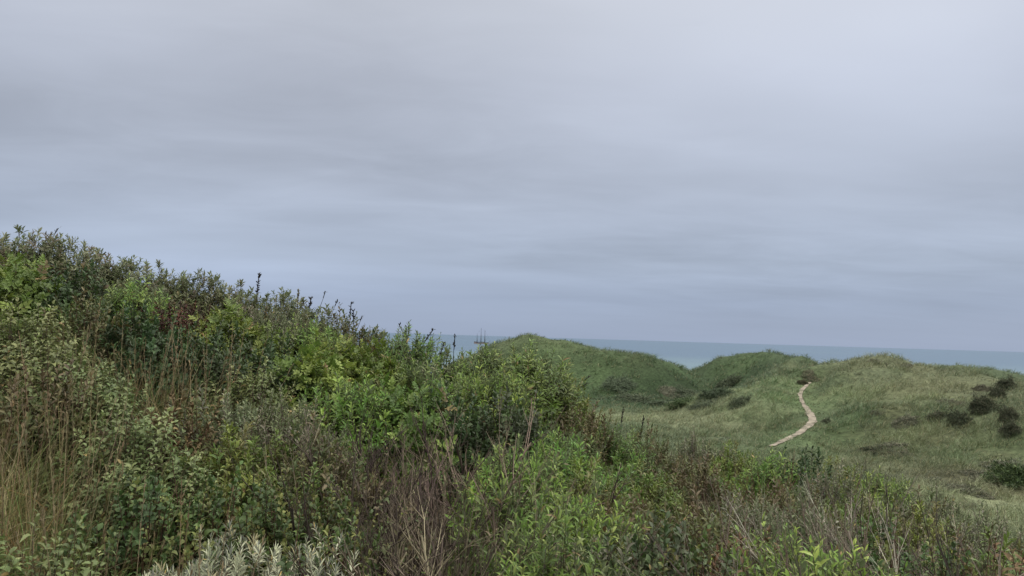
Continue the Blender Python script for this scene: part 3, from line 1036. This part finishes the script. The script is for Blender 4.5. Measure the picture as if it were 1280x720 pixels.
# ------------------------------------------------------------------ undergrowth between the shrubs (a mass nobody could count)
UNDER = {'willow': 'willow', 'bright': 'bright', 'yellow': 'yellow', 'rose': 'rose', 'sage': 'sage', 'bramble': 'bramble', 'dark': 'dark', 'grey': 'grey',
         'crest': 'crest', 'olive': 'olive', 'rust': 'olive', 'red': 'olive', 'redstem': 'olive', 'silver': 'grey', 'twig': 'olive', 'tangle': 'yellow', 'pale_stem': 'olive',
         'grass': 'grass', 'rustgrass': 'grass'}
NU = 19000
th = rng.uniform(-.85, .80, NU)
dcs = np.interp(th, _th, _dc)
rr = np.sqrt(rng.uniform(2.35 ** 2, (dcs + 2.2) ** 2))
ux, uy = rr * np.sin(th), rr * np.cos(th)
sp = np.array([(a[3], a[4]) for a in spots])
kinds = [UNDER[a[2]] for a in spots]
jx, jy = ux + .35 * rng.normal(size=NU), uy + .35 * rng.normal(size=NU)
near_i = np.argmin((jx[:, None] - sp[None, :, 0]) ** 2 + (jy[:, None] - sp[None, :, 1]) ** 2, 1)
uk = np.array(kinds)[near_i]
gz = land(ux, uy)
cz = canopy(ux, uy)
gap = .22 * fbm(ux / .5, uy / .5, 61, 3)
near_d = np.sqrt(np.min((ux[:, None] - sp[None, :, 0]) ** 2 + (uy[:, None] - sp[None, :, 1]) ** 2, 1))
own_i = np.argmin((ux[:, None] - sp[None, :, 0]) ** 2 + (uy[:, None] - sp[None, :, 1]) ** 2, 1)
bare_spot = np.array([a[2] in ('twig', 'tangle', 'pale_stem', 'grass', 'rustgrass', 'silver', 'red') for a in spots])[own_i]
drop = bare_spot & (near_d < np.array([.72 if a[2] in ('twig', 'tangle') else .55 for a in spots])[own_i]) & (rng.random(NU) < .88)
for px, py, rad in ((575, 520, .5), (640, 522, .4), (320, 452, .3), (1000, 625, .25), (240, 655, .25), (420, 690, .3), (1150, 690, .3), (810, 705, .3), (640, 690, .22)):
    hh = hit(px, py, canopy, 2.2, 14)
    drop |= np.hypot(ux - hh[0], uy - hh[1]) < rad
depth = np.clip(rng.random(NU) ** 1.3 * .55 + gap + .02, -.08, .7)
uz = cz - depth - .33
lf = {}
UMAT = {'leafy_undergrowth': M_leaf, 'long_leaved_undergrowth': M_willow, 'pale_undergrowth': M_silver}
UB = {k: MB() for k in UMAT}
STM = MB()
for k in KIND:
    sel = (uk == k) & ~drop
    if not sel.any():
        continue
    P = np.stack([ux, uy, uz + EYE], 1)[sel]
    D = unit(rng.normal(size=P.shape) * .45 + np.array([0, 0, 1.0]))
    mt = KIND[k]['mat']
    ub = UB['long_leaved_undergrowth'] if mt is M_willow else UB['pale_undergrowth'] if mt is M_silver else UB['leafy_undergrowth']
    nearp = np.hypot(P[:, 0], P[:, 1]) < 5.5
    for q, fine in ((nearp, True), (~nearp, False)):
        if q.any():
            shoots(ub, STM, P[q], D[q], k, fine, nl=max(6, KIND[k]['nl'] - 2))
for k, b in UB.items():
    if not b.V:
        continue
    tag(b.build(k, UMAT[k]), {'leafy_undergrowth': 'mixed broad leaved growth filling the gaps between the bushes',
                              'long_leaved_undergrowth': 'long leaved growth filling the gaps between the shrubs',
                              'pale_undergrowth': 'greyish fine leaved growth between the bushes'}[k], 'undergrowth', kind='stuff')
# bare twigs running through all of it
nT = 4800
th = rng.uniform(-.85, .80, nT)
dcs = np.interp(th, _th, _dc)
rr = np.sqrt(rng.uniform(2.4 ** 2, (dcs + 1.5) ** 2))
P = np.stack([rr * np.sin(th), rr * np.cos(th), np.zeros(nT)], 1)
P[:, 2] = canopy(P[:, 0], P[:, 1]) - .82 + EYE
D = unit(rng.normal(size=(nT, 3)) * .55 + np.array([0, 0, 1]))
L = rng.uniform(.3, .72, nT)[:, None]
c = pick(purple + greytw, nT, .2)
m1 = P + D * L * .55
D2 = unit(D + rng.normal(size=D.shape) * .25)
tubes(STM, P, m1, .005, .0036, c)
tubes(STM, m1, m1 + D2 * L * .45, .0036, .0014, c)
tubes(STM, m1, m1 + unit(D + rand_unit(nT) * .7) * L * .3, .0026, .0012, c)
tag(STM.build('undergrowth_twigs', M_dry), 'thin bare twigs and stems running through the undergrowth', 'twigs', kind='stuff')
# loose grass blades near the left and between shrubs
GB = MB()
nG = 26000
gi = np.where(uk == 'grass')[0]
k1 = rng.choice(gi, 10000) if len(gi) else rng.integers(0, NU, 10000)
k2 = rng.integers(0, NU, nG - 10000)
kk = np.concatenate([k1, k2])
P = np.stack([ux[kk] + .12 * rng.normal(size=nG), uy[kk] + .12 * rng.normal(size=nG), np.zeros(nG)], 1)
P[:, 2] = land(P[:, 0], P[:, 1]) + EYE
D = unit(rng.normal(size=(nG, 3)) * .28 + np.array([0, 0, 1]))
cc = pick(tan_c + grn_c + rusty[:2], nG, .2)
lenm = np.where(np.arange(nG) < 10000, 1.0, .9)
blades(GB, P, D, rng.uniform(.45, .98, nG) * lenm, rng.uniform(.003, .007, nG), rng.uniform(.05, .5, nG), cc, 3)
tag(GB.build('wild_grass', M_grass), 'straw and green wild grass standing between the bushes', 'grass', kind='stuff')

# ------------------------------------------------------------------ marram grass on the dunes
MG = MB()
nM = 150000
th = rng.uniform(-.62, .85, nM)
r1 = 128.0
dcs = np.interp(th, _th, _dc) + 1.2
u = rng.random(nM)
rr = dcs * (r1 / dcs) ** (u ** .62)
x, y = rr * np.sin(th), rr * np.cos(th)
tuft = .45 + .9 * fbm(x / 1.2, y / 1.2, 91, 2) + .7 * fbm(x / 3.2, y / 2.2, 95, 2)
keep = (path_dist(x, y) > rng.uniform(-.22, .15, nM)) & (rng.random(nM) < np.clip(tuft * 1.4 + .12, .1, 1)) & (y < 138)
x, y, rr, tuft = x[keep], y[keep], rr[keep], tuft[keep]
z = land(x, y) + EYE
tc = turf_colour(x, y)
pd = path_dist(x, y)
for b in range(6):
    n = len(x)
    P = np.stack([x + rng.normal(size=n) * .13, y + rng.normal(size=n) * .13, z - .03], 1)
    D = unit(rng.normal(size=(n, 3)) * .34 + np.array([.16, .02, 1.0]))
    Lh = rng.uniform(.34, .74, n) * (.35 + 1.15 * np.clip(tuft, 0, 1)) * np.clip(.45 + pd * .35, .4, 1)
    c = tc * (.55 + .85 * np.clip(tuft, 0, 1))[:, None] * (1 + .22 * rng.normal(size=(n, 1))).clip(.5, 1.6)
    straw = rng.random(n) < .14
    c[straw] = np.array([.27, .24, .13]) * rng.uniform(.75, 1.2, (straw.sum(), 1))
    blades(MG, P, D, Lh, .008 + .00028 * rr, rng.uniform(.2, .75, n), c.clip(.02, .6), 2)
tag(MG.build('marram_grass', M_grass), 'grey green marram grass covering the dunes and the valley', 'grass', kind='stuff')

# ------------------------------------------------------------------ dark shrubs scattered on the dunes
#@FAR@
DUNE = [
    ('gloom', 1229, 517, 30, 26, 'large dark bush high on the right dune slope'),
    ('gloom', 1198, 531, 30, 22, 'dark rounded bush left below the large dark one on the right slope'),
    ('gloom', 1262, 528, 24, 24, 'dark bush right of the large dark one on the right slope'),
    ('gloom', 1266, 541, 24, 16, 'dark bush just below another one near the right edge'),
    ('gloom', 1171, 526, 26, 14, 'low dark bush on the middle of the right slope'),
    ('heath', 1131, 528, 30, 14, 'low brownish bush farthest left on the right slope'),
    ('gloom', 1261, 486, 22, 16, 'dark bush highest on the right slope near the skyline'),
    ('gloom', 1246, 496, 20, 15, 'dark bush just below the highest one on the right slope'),
    ('heath', 1226, 487, 18, 12, 'faint grey bush left of the highest dark bushes'),
    ('heath', 1187, 505, 24, 12, 'faint grey brown bush in the upper middle of the right slope'),
    ('heath', 1108, 562, 44, 18, 'wide low dark mat at the foot of the right slope, upper one'),
    ('heath', 1122, 570, 30, 16, 'dark low mat beside the wide one at the foot of the slope'),
    ('gloom', 1092, 567, 34, 12, 'long dark mat left end at the foot of the right slope'),
    ('gloom', 1034, 529, 14, 8, 'small dark bush beside the bend of the path'),
    ('heath', 1095, 517, 16, 7, 'small brown tuft on the slope right of the path bend'),
    ('green', 1270, 608, 60, 30, 'dark green rounded bush by the right edge of the valley'),
    ('heath', 1238, 605, 44, 20, 'grey mounded bush left of the dark green rounded one'),
    ('heath', 1205, 612, 40, 16, 'grey low mound second left of the dark green rounded bush'),
    ('heath', 1226, 620, 40, 14, 'grey low mound in front of the dark green rounded bush'),
    ('heath', 1166, 604, 36, 14, 'grey low mound on the valley floor behind the pale grass'),
    ('heath', 1262, 588, 50, 16, 'grey brown thicket above the dark green rounded bush'),
    ('heath', 1222, 594, 36, 12, 'thin grey thicket on the slope foot above the grey mounds'),
    ('scrub', 790, 500, 40, 10, 'low dark scrub patch at the foot of the first dune, left one'),
    ('scrub', 880, 508, 34, 9, 'low dark scrub patch where the pale valley grass meets the sloping ridge'),
    ('heath', 835, 490, 30, 8, 'faint grey scrub patch midway up the right end of the first dune'),
    ('scrub', 858, 496, 30, 10, 'dark scrub patch in the cleft between the first and middle dunes'),
    ('heath', 1216, 634, 30, 10, 'small grey mat on the pale grass by the bank edge'),
    ('scrub', 897, 497, 34, 18, 'dark bush in the hollow of the middle dune'),
    ('scrub', 912, 480, 28, 12, 'dark bush higher up in the hollow of the middle dune'),
    ('scrub', 926, 505, 26, 12, 'dark bush low in the hollow beside the sloping ridge'),
    ('brown', 1012, 472, 30, 7, 'brown thicket at the top of the path'),
    ('brown', 1003, 480, 14, 10, 'brown bush hanging over the upper end of the path'),
    ('scrub', 822, 508, 44, 12, 'dark bush at the foot of the first dune above the pale grass'),
    ('green', 850, 508, 40, 12, 'dark green bush at the foot of the dunes above the pale grass'),
    ('scrub', 775, 482, 34, 9, 'dark flat bush on the first dune slope'),
    ('heath', 1135, 458, 22, 6, 'brown tuft on the right dune skyline'),
    ('heath', 1095, 452, 20, 5, 'brown tuft on the top of the right dune'),
]
#@ENDFAR@
for kind, px, py, wpx, hpx, label in DUNE:
    h = hit(px, py, land, 14, 135)
    if h is None:
        best = None
        for dd in range(4, 30):
            h = hit(px, py + dd, land, 14, 135)
            if h is not None:
                break
    r = math.hypot(h[0], h[1])
    w, hh = wpx * r / FOC, hpx * r / FOC
    gz = float(land(np.array([h[0]]), np.array([h[1]]))[0])
    low_ = kind in ('scrub', 'heath', 'brown')
    ex = np.array([h[0], h[0] + .8, h[0] - .8, h[0], h[0]])
    ey = np.array([h[1], h[1], h[1], h[1] + .8, h[1] - .8])
    ez = land(ex, ey)
    nv = Vector((-(ez[1] - ez[2]) / 1.6, -(ez[3] - ez[4]) / 1.6, 1)).normalized()
    rt = plant(FAR[kind], 'dune_shrub', W((h[0], h[1], gz + (-.12 if low_ else -.05))), (w * (.85 if low_ else .7), w * (.85 if low_ else .7), max(.5, hh * (1.0 if low_ else 1.15))), random.uniform(0, 6.28), label, 'shrub', 'dark shrubs scattered on the dunes')
    rt.rotation_euler = (nv.to_track_quat('Z', 'Y') @ rt.rotation_euler.to_quaternion()).to_euler()

# ------------------------------------------------------------------ stalks that stand out
def stalk_parts(hgt, lean, head, col, headcol, n_head=40, r=.005):
    n_head = {1: 6, 2: 22, 3: 45, 4: 70}[head]
    st, hd = MB(), MB()
    p = np.zeros((1, 3))
    d = unit(np.array([[lean, 0, 1.0]]))
    for s in range(6):
        d = unit(d + rng.normal(size=(1, 3)) * .05 + np.array([[lean * .22, 0, 0]]))
        q = p + d * hgt / 6
        tubes(st, p, q, r * (1 - s * .12), r * (1 - (s + 1) * .12), col)
        if s >= 6 - head:
            k = n_head // head
            tubes(hd, p, q, r * .9, r * .9, headcol)
            t = rng.random((k, 1))
            o = p + (q - p) * t
            leaves(hd, o, d + rand_unit(k) * .9, rand_unit(k), rng.uniform(.02, .04, k), rng.uniform(.008, .016, k), .1, pick([headcol], k, .25), False)
        p = q
    return [('stem', st.mesh('stem', M_dry)), ('seed_head', hd.mesh('seed_head', M_dry))]


dk, bk = G(.055, .05, .04), G(.035, .028, .024)
tn = G(.16, .14, .09)
#@STALK@
STALKS = [
    # px, top py, bottom py, distance, lean, head segments, colour, head colour, label
    (321, 342, 372, 7.9, .05, 4, bk, bk, 'dark brown dock spike standing alone on the skyline'),
    (68, 280, 305, 7.9, .3, 1, dk, dk, 'thin curved stem above the highest skyline sprigs'),
    (131, 302, 325, 7.9, .6, 1, dk, dk, 'thin stem bending right over the skyline, upper one'),
    (150, 314, 335, 7.9, .7, 1, dk, dk, 'thin stem bending right over the skyline, lower one'),
    (371, 362, 388, 7.8, .03, 3, tn, tn, 'pale seed spike on the skyline right of the dark dock spike'),
    (386, 372, 392, 7.8, .0, 3, tn, dk, 'short seed spike behind the green skyline shrub'),
    (400, 362, 394, 7.8, .1, 1, dk, dk, 'tall rigid stem behind the green skyline shrub'),
    (413, 372, 400, 7.8, .12, 1, dk, dk, 'rigid stem just right of the tallest rigid one'),
    (432, 378, 408, 7.7, -.05, 2, dk, bk, 'dark stalk with a knobbly head over the brown withered shrub'),
    (441, 388, 412, 7.7, .0, 2, dk, bk, 'short stalk with a round dark head over the brown withered shrub'),
    (449, 392, 414, 7.7, .2, 1, dk, dk, 'slanting thin stalk right of the round headed one'),
    (497, 401, 432, 7.5, -.3, 1, dk, dk, 'thin stalk leaning left at the start of the sea horizon'),
    (509, 409, 440, 7.4, .03, 2, tn, dk, 'upright stalk at the start of the sea horizon'),
    (530, 405, 445, 7.3, .22, 2, dk, dk, 'tall stalk leaning right in front of the sea'),
    (554, 427, 450, 7.2, .2, 2, dk, dk, 'short brown stalk in front of the sea'),
    (565, 418, 450, 7.2, .0, 2, bk, bk, 'straight dark stalk in front of the sea left of the ship'),
    (741, 456, 482, 7.6, .6, 1, dk, dk, 'long thin stem slanting from the right side of the large rounded bush'),
    (733, 462, 486, 7.6, .55, 1, dk, dk, 'shorter slanting stem beside the long one at the large rounded bush'),
    (772, 510, 540, 8.6, -.05, 2, dk, bk, 'dark upright stalk on the bank edge before the pale valley grass'),
    (802, 520, 548, 9.0, .05, 3, tn, bk, 'brown seed stalk on the bank edge right of the dark upright one'),
    (921, 552, 605, 8.6, .0, 1, bk, bk, 'tall dark bare stalk among the red brown stems'),
    (912, 572, 605, 8.6, -.15, 4, G(.14, .04, .03), G(.2, .035, .025), 'red seed spike beside the tall dark bare stalk'),
]
#@ENDSTALK@
for px, pt, pb, d, lean, head, c1, c2, label in STALKS:
    top, bot = at(px, pt, d), at(px, pb + 25, d)
    hgt = top[2] - bot[2]
    off = hgt * lean * 1.3
    root = plant(stalk_parts(hgt, lean, head, c1, c2, r=.0055), 'dry_stalk', W((bot[0] - off, bot[1], bot[2])), (1, 1, 1), 0, label, 'stalk', 'dry stalks standing above the bushes')

# ------------------------------------------------------------------ the three masted ship
M_hull = solid_mat('hull_pale_paint', (.30, .25, .23), .5, .08, .6)
M_hdark = solid_mat('hull_dark_paint', (.05, .04, .04), .5, .2, .6)
M_spar = solid_mat('spar_wood', (.035, .03, .03), .6, .15, .8)
M_cloth = solid_mat('furled_sailcloth', (.12, .10, .10), .8, .15, 1.5)
sp_ = at(601.5, 431.5, 1270)
ship = empty('sailing_ship', (sp_[0], sp_[1], 0), math.radians(-4))
tag(ship, 'three masted sailing ship with bare masts on the sea', 'ship')
n, LN, BM = 25, 24.5, 5.6
xs = np.linspace(-LN / 2, LN / 2, n)
tt = (xs / LN * 2)
beam = BM / 2 * np.clip(1 - np.where(tt > 0, tt, -tt * .82) ** 2.6, .03, 1)
sheer = 1.0 + .5 * tt ** 2 + np.where(tt < -.55, .55, 0)


def loft(z0, z1, k0, k1):
    mb = MB()
    st = []
    for k, zf in ((k0, z0), (k1, z1)):
        z = zf
        st.append((np.stack([xs, -beam * k, z], 1), np.stack([xs, beam * k, z], 1)))
    (a, b), (c, d) = st
    V = np.concatenate([a, b, c, d])
    i = np.arange(n - 1)
    Q = np.concatenate([np.stack([i, i + 1, 2 * n + i + 1, 2 * n + i], 1), np.stack([n + i + 1, n + i, 3 * n + i, 3 * n + i + 1], 1),
                        np.stack([2 * n + i, 2 * n + i + 1, 3 * n + i + 1, 3 * n + i], 1), np.stack([i + 1, i, n + i, n + i + 1], 1),
                        [[0, 2 * n, 3 * n, n]], [[n - 1, 2 * n - 1, 4 * n - 1, 3 * n - 1]]])
    mb.add(V, Q)
    return mb


hull = loft(np.full(n, -1.2), sheer + .25, .72, .97).build('hull', M_hull, ship)
loft(sheer + .252, sheer + 1.45, .98, 1.0).build('bulwark', M_hdark, ship)


def pole(name, segs, mat, parent):
    mb = MB()
    for a, b, r0, r1 in segs:
        a, b = np.array(a, float), np.array(b, float)
        d = unit(b - a)
        s = unit(np.cross(d, [.3, 1, .2]))
        t = np.cross(d, s)
        k = np.arange(8) * PI / 4
        ring = np.cos(k)[:, None] * s + np.sin(k)[:, None] * t
        V = np.concatenate([a + ring * r0, b + ring * r1, [a], [b]])
        i = np.arange(8)
        j = (i + 1) % 8
        mb.add(V, np.stack([i, j, 8 + j, 8 + i], 1), np.concatenate([np.stack([j, i, np.full(8, 16)], 1), np.stack([8 + i, 8 + j, np.full(8, 17)], 1)]))
    return mb.build(name, mat, parent)


for x, h, boom in ((-7.0, 16.5, 5.2), (-.6, 26.5, 5.4), (5.8, 23.5, 5.2)):
    ms = pole('mast', [((x, 0, 1), (x - .15, 0, h * .62), .42, .36), ((x - .15, 0, h * .58), (x - .3, 0, h), .3, .18), ((x - .35, -1.1, h * .6), (x - .1, 1.1, h * .6), .14, .14)], M_spar, ship)
    pole('furled_sail', [((x - .5, 0, 3.3), (x - boom, 0, 3.7), .36, .2), ((x - .25, 0, 3.4), (x - .4, 0, h * .55), .42, .22)], M_cloth, ms)
    pole('shrouds', [((x + q, s * 2.2, 2.2), (x - .15, s * .2, h * .6), .05, .04) for s in (-1, 1) for q in (-.9, 0, .9)], M_spar, ms)
pole('bowsprit', [((11.2, 0, 2.4), (16.0, 0, 5.4), .24, .12)], M_spar, ship)
pole('rigging', [((15.8, 0, 5.3), (5.5, 0, 22.5), .04, .04), ((15.0, 0, 4.8), (5.6, 0, 14), .04, .04), ((5.5, 0, 22.8), (-.8, 0, 25.5), .035, .035),
                 ((-.9, 0, 25.5), (-7.2, 0, 16), .035, .035)], M_spar, ship)
mb = MB()
for x0, x1, z1 in ((-10.5, -8.2, 3.5), (1.5, 3.8, 2.9)):
    V = [(x, y, z) for z in (1.3, z1) for y in (-1.2, 1.2) for x in (x0, x1)]
    mb.add(V, [[0, 1, 3, 2], [4, 6, 7, 5], [0, 4, 5, 1], [2, 3, 7, 6], [0, 2, 6, 4], [1, 5, 7, 3]])
mb.build('deckhouse', M_hull, ship)

# ------------------------------------------------------------------ overcast sky and soft sun
SUN_EL, SUN_AZ = math.radians(52), math.radians(62)       # azimuth clockwise from the view direction (+Y)
w = bpy.data.worlds.new('World')
bpy.context.scene.world = w
w.use_nodes = True
nt = w.node_tree
nt.nodes.clear()
out = nd(nt, 'ShaderNodeOutputWorld')
bg = nd(nt, 'ShaderNodeBackground')
inp(bg, 'Strength', .1)
sky = nd(nt, 'ShaderNodeTexSky')
sky.sky_type = 'NISHITA'
sky.sun_disc = False
sky.sun_elevation = SUN_EL
sky.sun_rotation = SUN_AZ
tc = nd(nt, 'ShaderNodeTexCoord')
sx = nd(nt, 'ShaderNodeSeparateXYZ')
nt.links.new(tc.outputs['Generated'], sx.inputs[0])


def mth(op, a, b=None, c=None, clamp=False):
    n = nd(nt, 'ShaderNodeMath', operation=op)
    n.use_clamp = clamp
    for i, v in enumerate((a, b, c)):
        if v is None:
            continue
        if isinstance(v, (int, float)):
            n.inputs[i].default_value = v
        else:
            nt.links.new(v, n.inputs[i])
    return n.outputs[0]


el = mth('MAXIMUM', sx.outputs['Z'], 0.0)
den = mth('ADD', el, .10)
cx = nd(nt, 'ShaderNodeCombineXYZ')
nt.links.new(mth('DIVIDE', sx.outputs['X'], den), cx.inputs[0])
nt.links.new(mth('DIVIDE', sx.outputs['Y'], den), cx.inputs[1])
mp = nd(nt, 'ShaderNodeMapping')
mp.inputs['Rotation'].default_value = (0, 0, .22)
mp.inputs['Scale'].default_value = (.55, .95, 1)
nt.links.new(cx.outputs[0], mp.inputs['Vector'])
n1 = nd(nt, 'ShaderNodeTexNoise')
inp(n1, 'Scale', .75)
inp(n1, 'Detail', 4.0)
inp(n1, 'Roughness', .42)
inp(n1, 'Distortion', .25)
nt.links.new(mp.outputs[0], n1.inputs['Vector'])
n2 = nd(nt, 'ShaderNodeTexNoise')
inp(n2, 'Scale', .22)
inp(n2, 'Detail', 2.0)
nt.links.new(cx.outputs[0], n2.inputs['Vector'])
# clear-of-cloud brightness by height: slate near the sea, paler above, brightest overhead
rp = nd(nt, 'ShaderNodeValToRGB')
e = rp.color_ramp.elements
SKY = [(0.0, (.335, .405, .55)), (.05, (.345, .415, .56)), (.10, (.395, .46, .585)), (.2, (.445, .495, .60)), (.32, (.51, .55, .645)), (.45, (.60, .63, .70)),
       (.7, (1.7, 1.7, 1.7)), (1.0, (2.6, 2.55, 2.45))]
e[0].position, e[0].color = 0, (*SKY[0][1], 1)
e[1].position, e[1].color = 1, (*SKY[-1][1], 1)
for p_, c_ in SKY[1:-1]:
    q = e.new(p_)
    q.color = (*c_, 1)
nt.links.new(el, rp.inputs['Fac'])
mr = nd(nt, 'ShaderNodeMapRange')
inp(mr, 'From Min', .3)
inp(mr, 'From Max', .7)
inp(mr, 'To Min', .84)
inp(mr, 'To Max', 1.17)
nt.links.new(n1.outputs['Fac'], mr.inputs['Value'])
mr2 = nd(nt, 'ShaderNodeMapRange')
inp(mr2, 'From Min', .35)
inp(mr2, 'From Max', .65)
inp(mr2, 'To Min', .92)
inp(mr2, 'To Max', 1.08)
nt.links.new(n2.outputs['Fac'], mr2.inputs['Value'])
amp = nd(nt, 'ShaderNodeMapRange', interpolation_type='SMOOTHSTEP')
inp(amp, 'From Min', .0)
inp(amp, 'From Max', .14)
inp(amp, 'To Min', .12)
nt.links.new(el, amp.inputs['Value'])
f0 = mth('SUBTRACT', mth('MULTIPLY', mr.outputs['Result'], mr2.outputs['Result']), 1.0)
n3 = nd(nt, 'ShaderNodeTexNoise')
inp(n3, 'Scale', 2.6)
inp(n3, 'Detail', 7.0)
inp(n3, 'Roughness', .58)
inp(n3, 'Distortion', .5)
nt.links.new(mp.outputs[0], n3.inputs['Vector'])
f0 = mth('MULTIPLY_ADD', mth('SUBTRACT', n3.outputs['Fac'], .5), .27, f0)
fac = mth('MULTIPLY_ADD', f0, amp.outputs['Result'], 1.0)
# thin and thick places in the cloud sheet: direction, width, height, gain
for px, py, wx, wz, gain in ((930, 10, .24, .12, .14), (1200, 90, .16, .10, .10), (320, 340, .30, .045, .17), (960, 235, .14, .03, .07), (100, 160, .25, .04, -.03),
                             (900, 340, .4, .05, -.06), (120, 45, .12, .06, .06), (560, 200, .2, .03, -.05)):
    d_ = ray(px, py)
    d_ = d_ / np.linalg.norm(d_)
    ax = mth('MULTIPLY', mth('SUBTRACT', sx.outputs['X'], float(d_[0])), 1 / wx)
    az = mth('MULTIPLY', mth('SUBTRACT', sx.outputs['Z'], float(d_[2])), 1 / wz)
    q = mth('ADD', mth('MULTIPLY', ax, ax), mth('MULTIPLY', az, az))
    q = mth('MULTIPLY_ADD', mth('SUBTRACT', n3.outputs['Fac'], .5), 2.2, q)
    front = mth('GREATER_THAN', sx.outputs['Y'], 0.0)
    bell = mth('MULTIPLY', mth('EXPONENT', mth('MULTIPLY', mth('MAXIMUM', q, 0.0), -1.0)), front)
    fac = mth('MULTIPLY_ADD', bell, gain, fac)
sc = nd(nt, 'ShaderNodeVectorMath', operation='SCALE')
nt.links.new(rp.outputs['Color'], sc.inputs[0])
nt.links.new(mth('MULTIPLY', fac, 10.0), sc.inputs['Scale'])
mx = nd(nt, 'ShaderNodeMix', data_type='RGBA')
inp(mx, 'Factor', .94)
nt.links.new(sky.outputs['Color'], mx.inputs['A'])
nt.links.new(sc.outputs['Vector'], mx.inputs['B'])
nt.links.new(mx.outputs['Result'], bg.inputs['Color'])
nt.links.new(bg.outputs[0], out.inputs['Surface'])

sun = bpy.data.lights.new('sun', 'SUN')
sun.energy = 1.5
sun.angle = math.radians(12)
sun.color = (1, .97, .92)
so = bpy.data.objects.new('sun', sun)
C.objects.link(so)
dv = Vector((math.sin(SUN_AZ) * math.cos(SUN_EL), math.cos(SUN_AZ) * math.cos(SUN_EL), math.sin(SUN_EL)))
so.rotation_euler = dv.to_track_quat('Z', 'Y').to_euler()
so.location = (0, 0, 60)

s = bpy.context.scene
s.view_settings.view_transform = 'Standard'
s.view_settings.look = 'None'
s.view_settings.gamma = 1
s.view_settings.exposure = 0
s.view_settings.use_curve_mapping = False
s.cycles.max_bounces = 6
s.cycles.diffuse_bounces = 3
s.cycles.transmission_bounces = 4
s.cycles.use_denoising = True
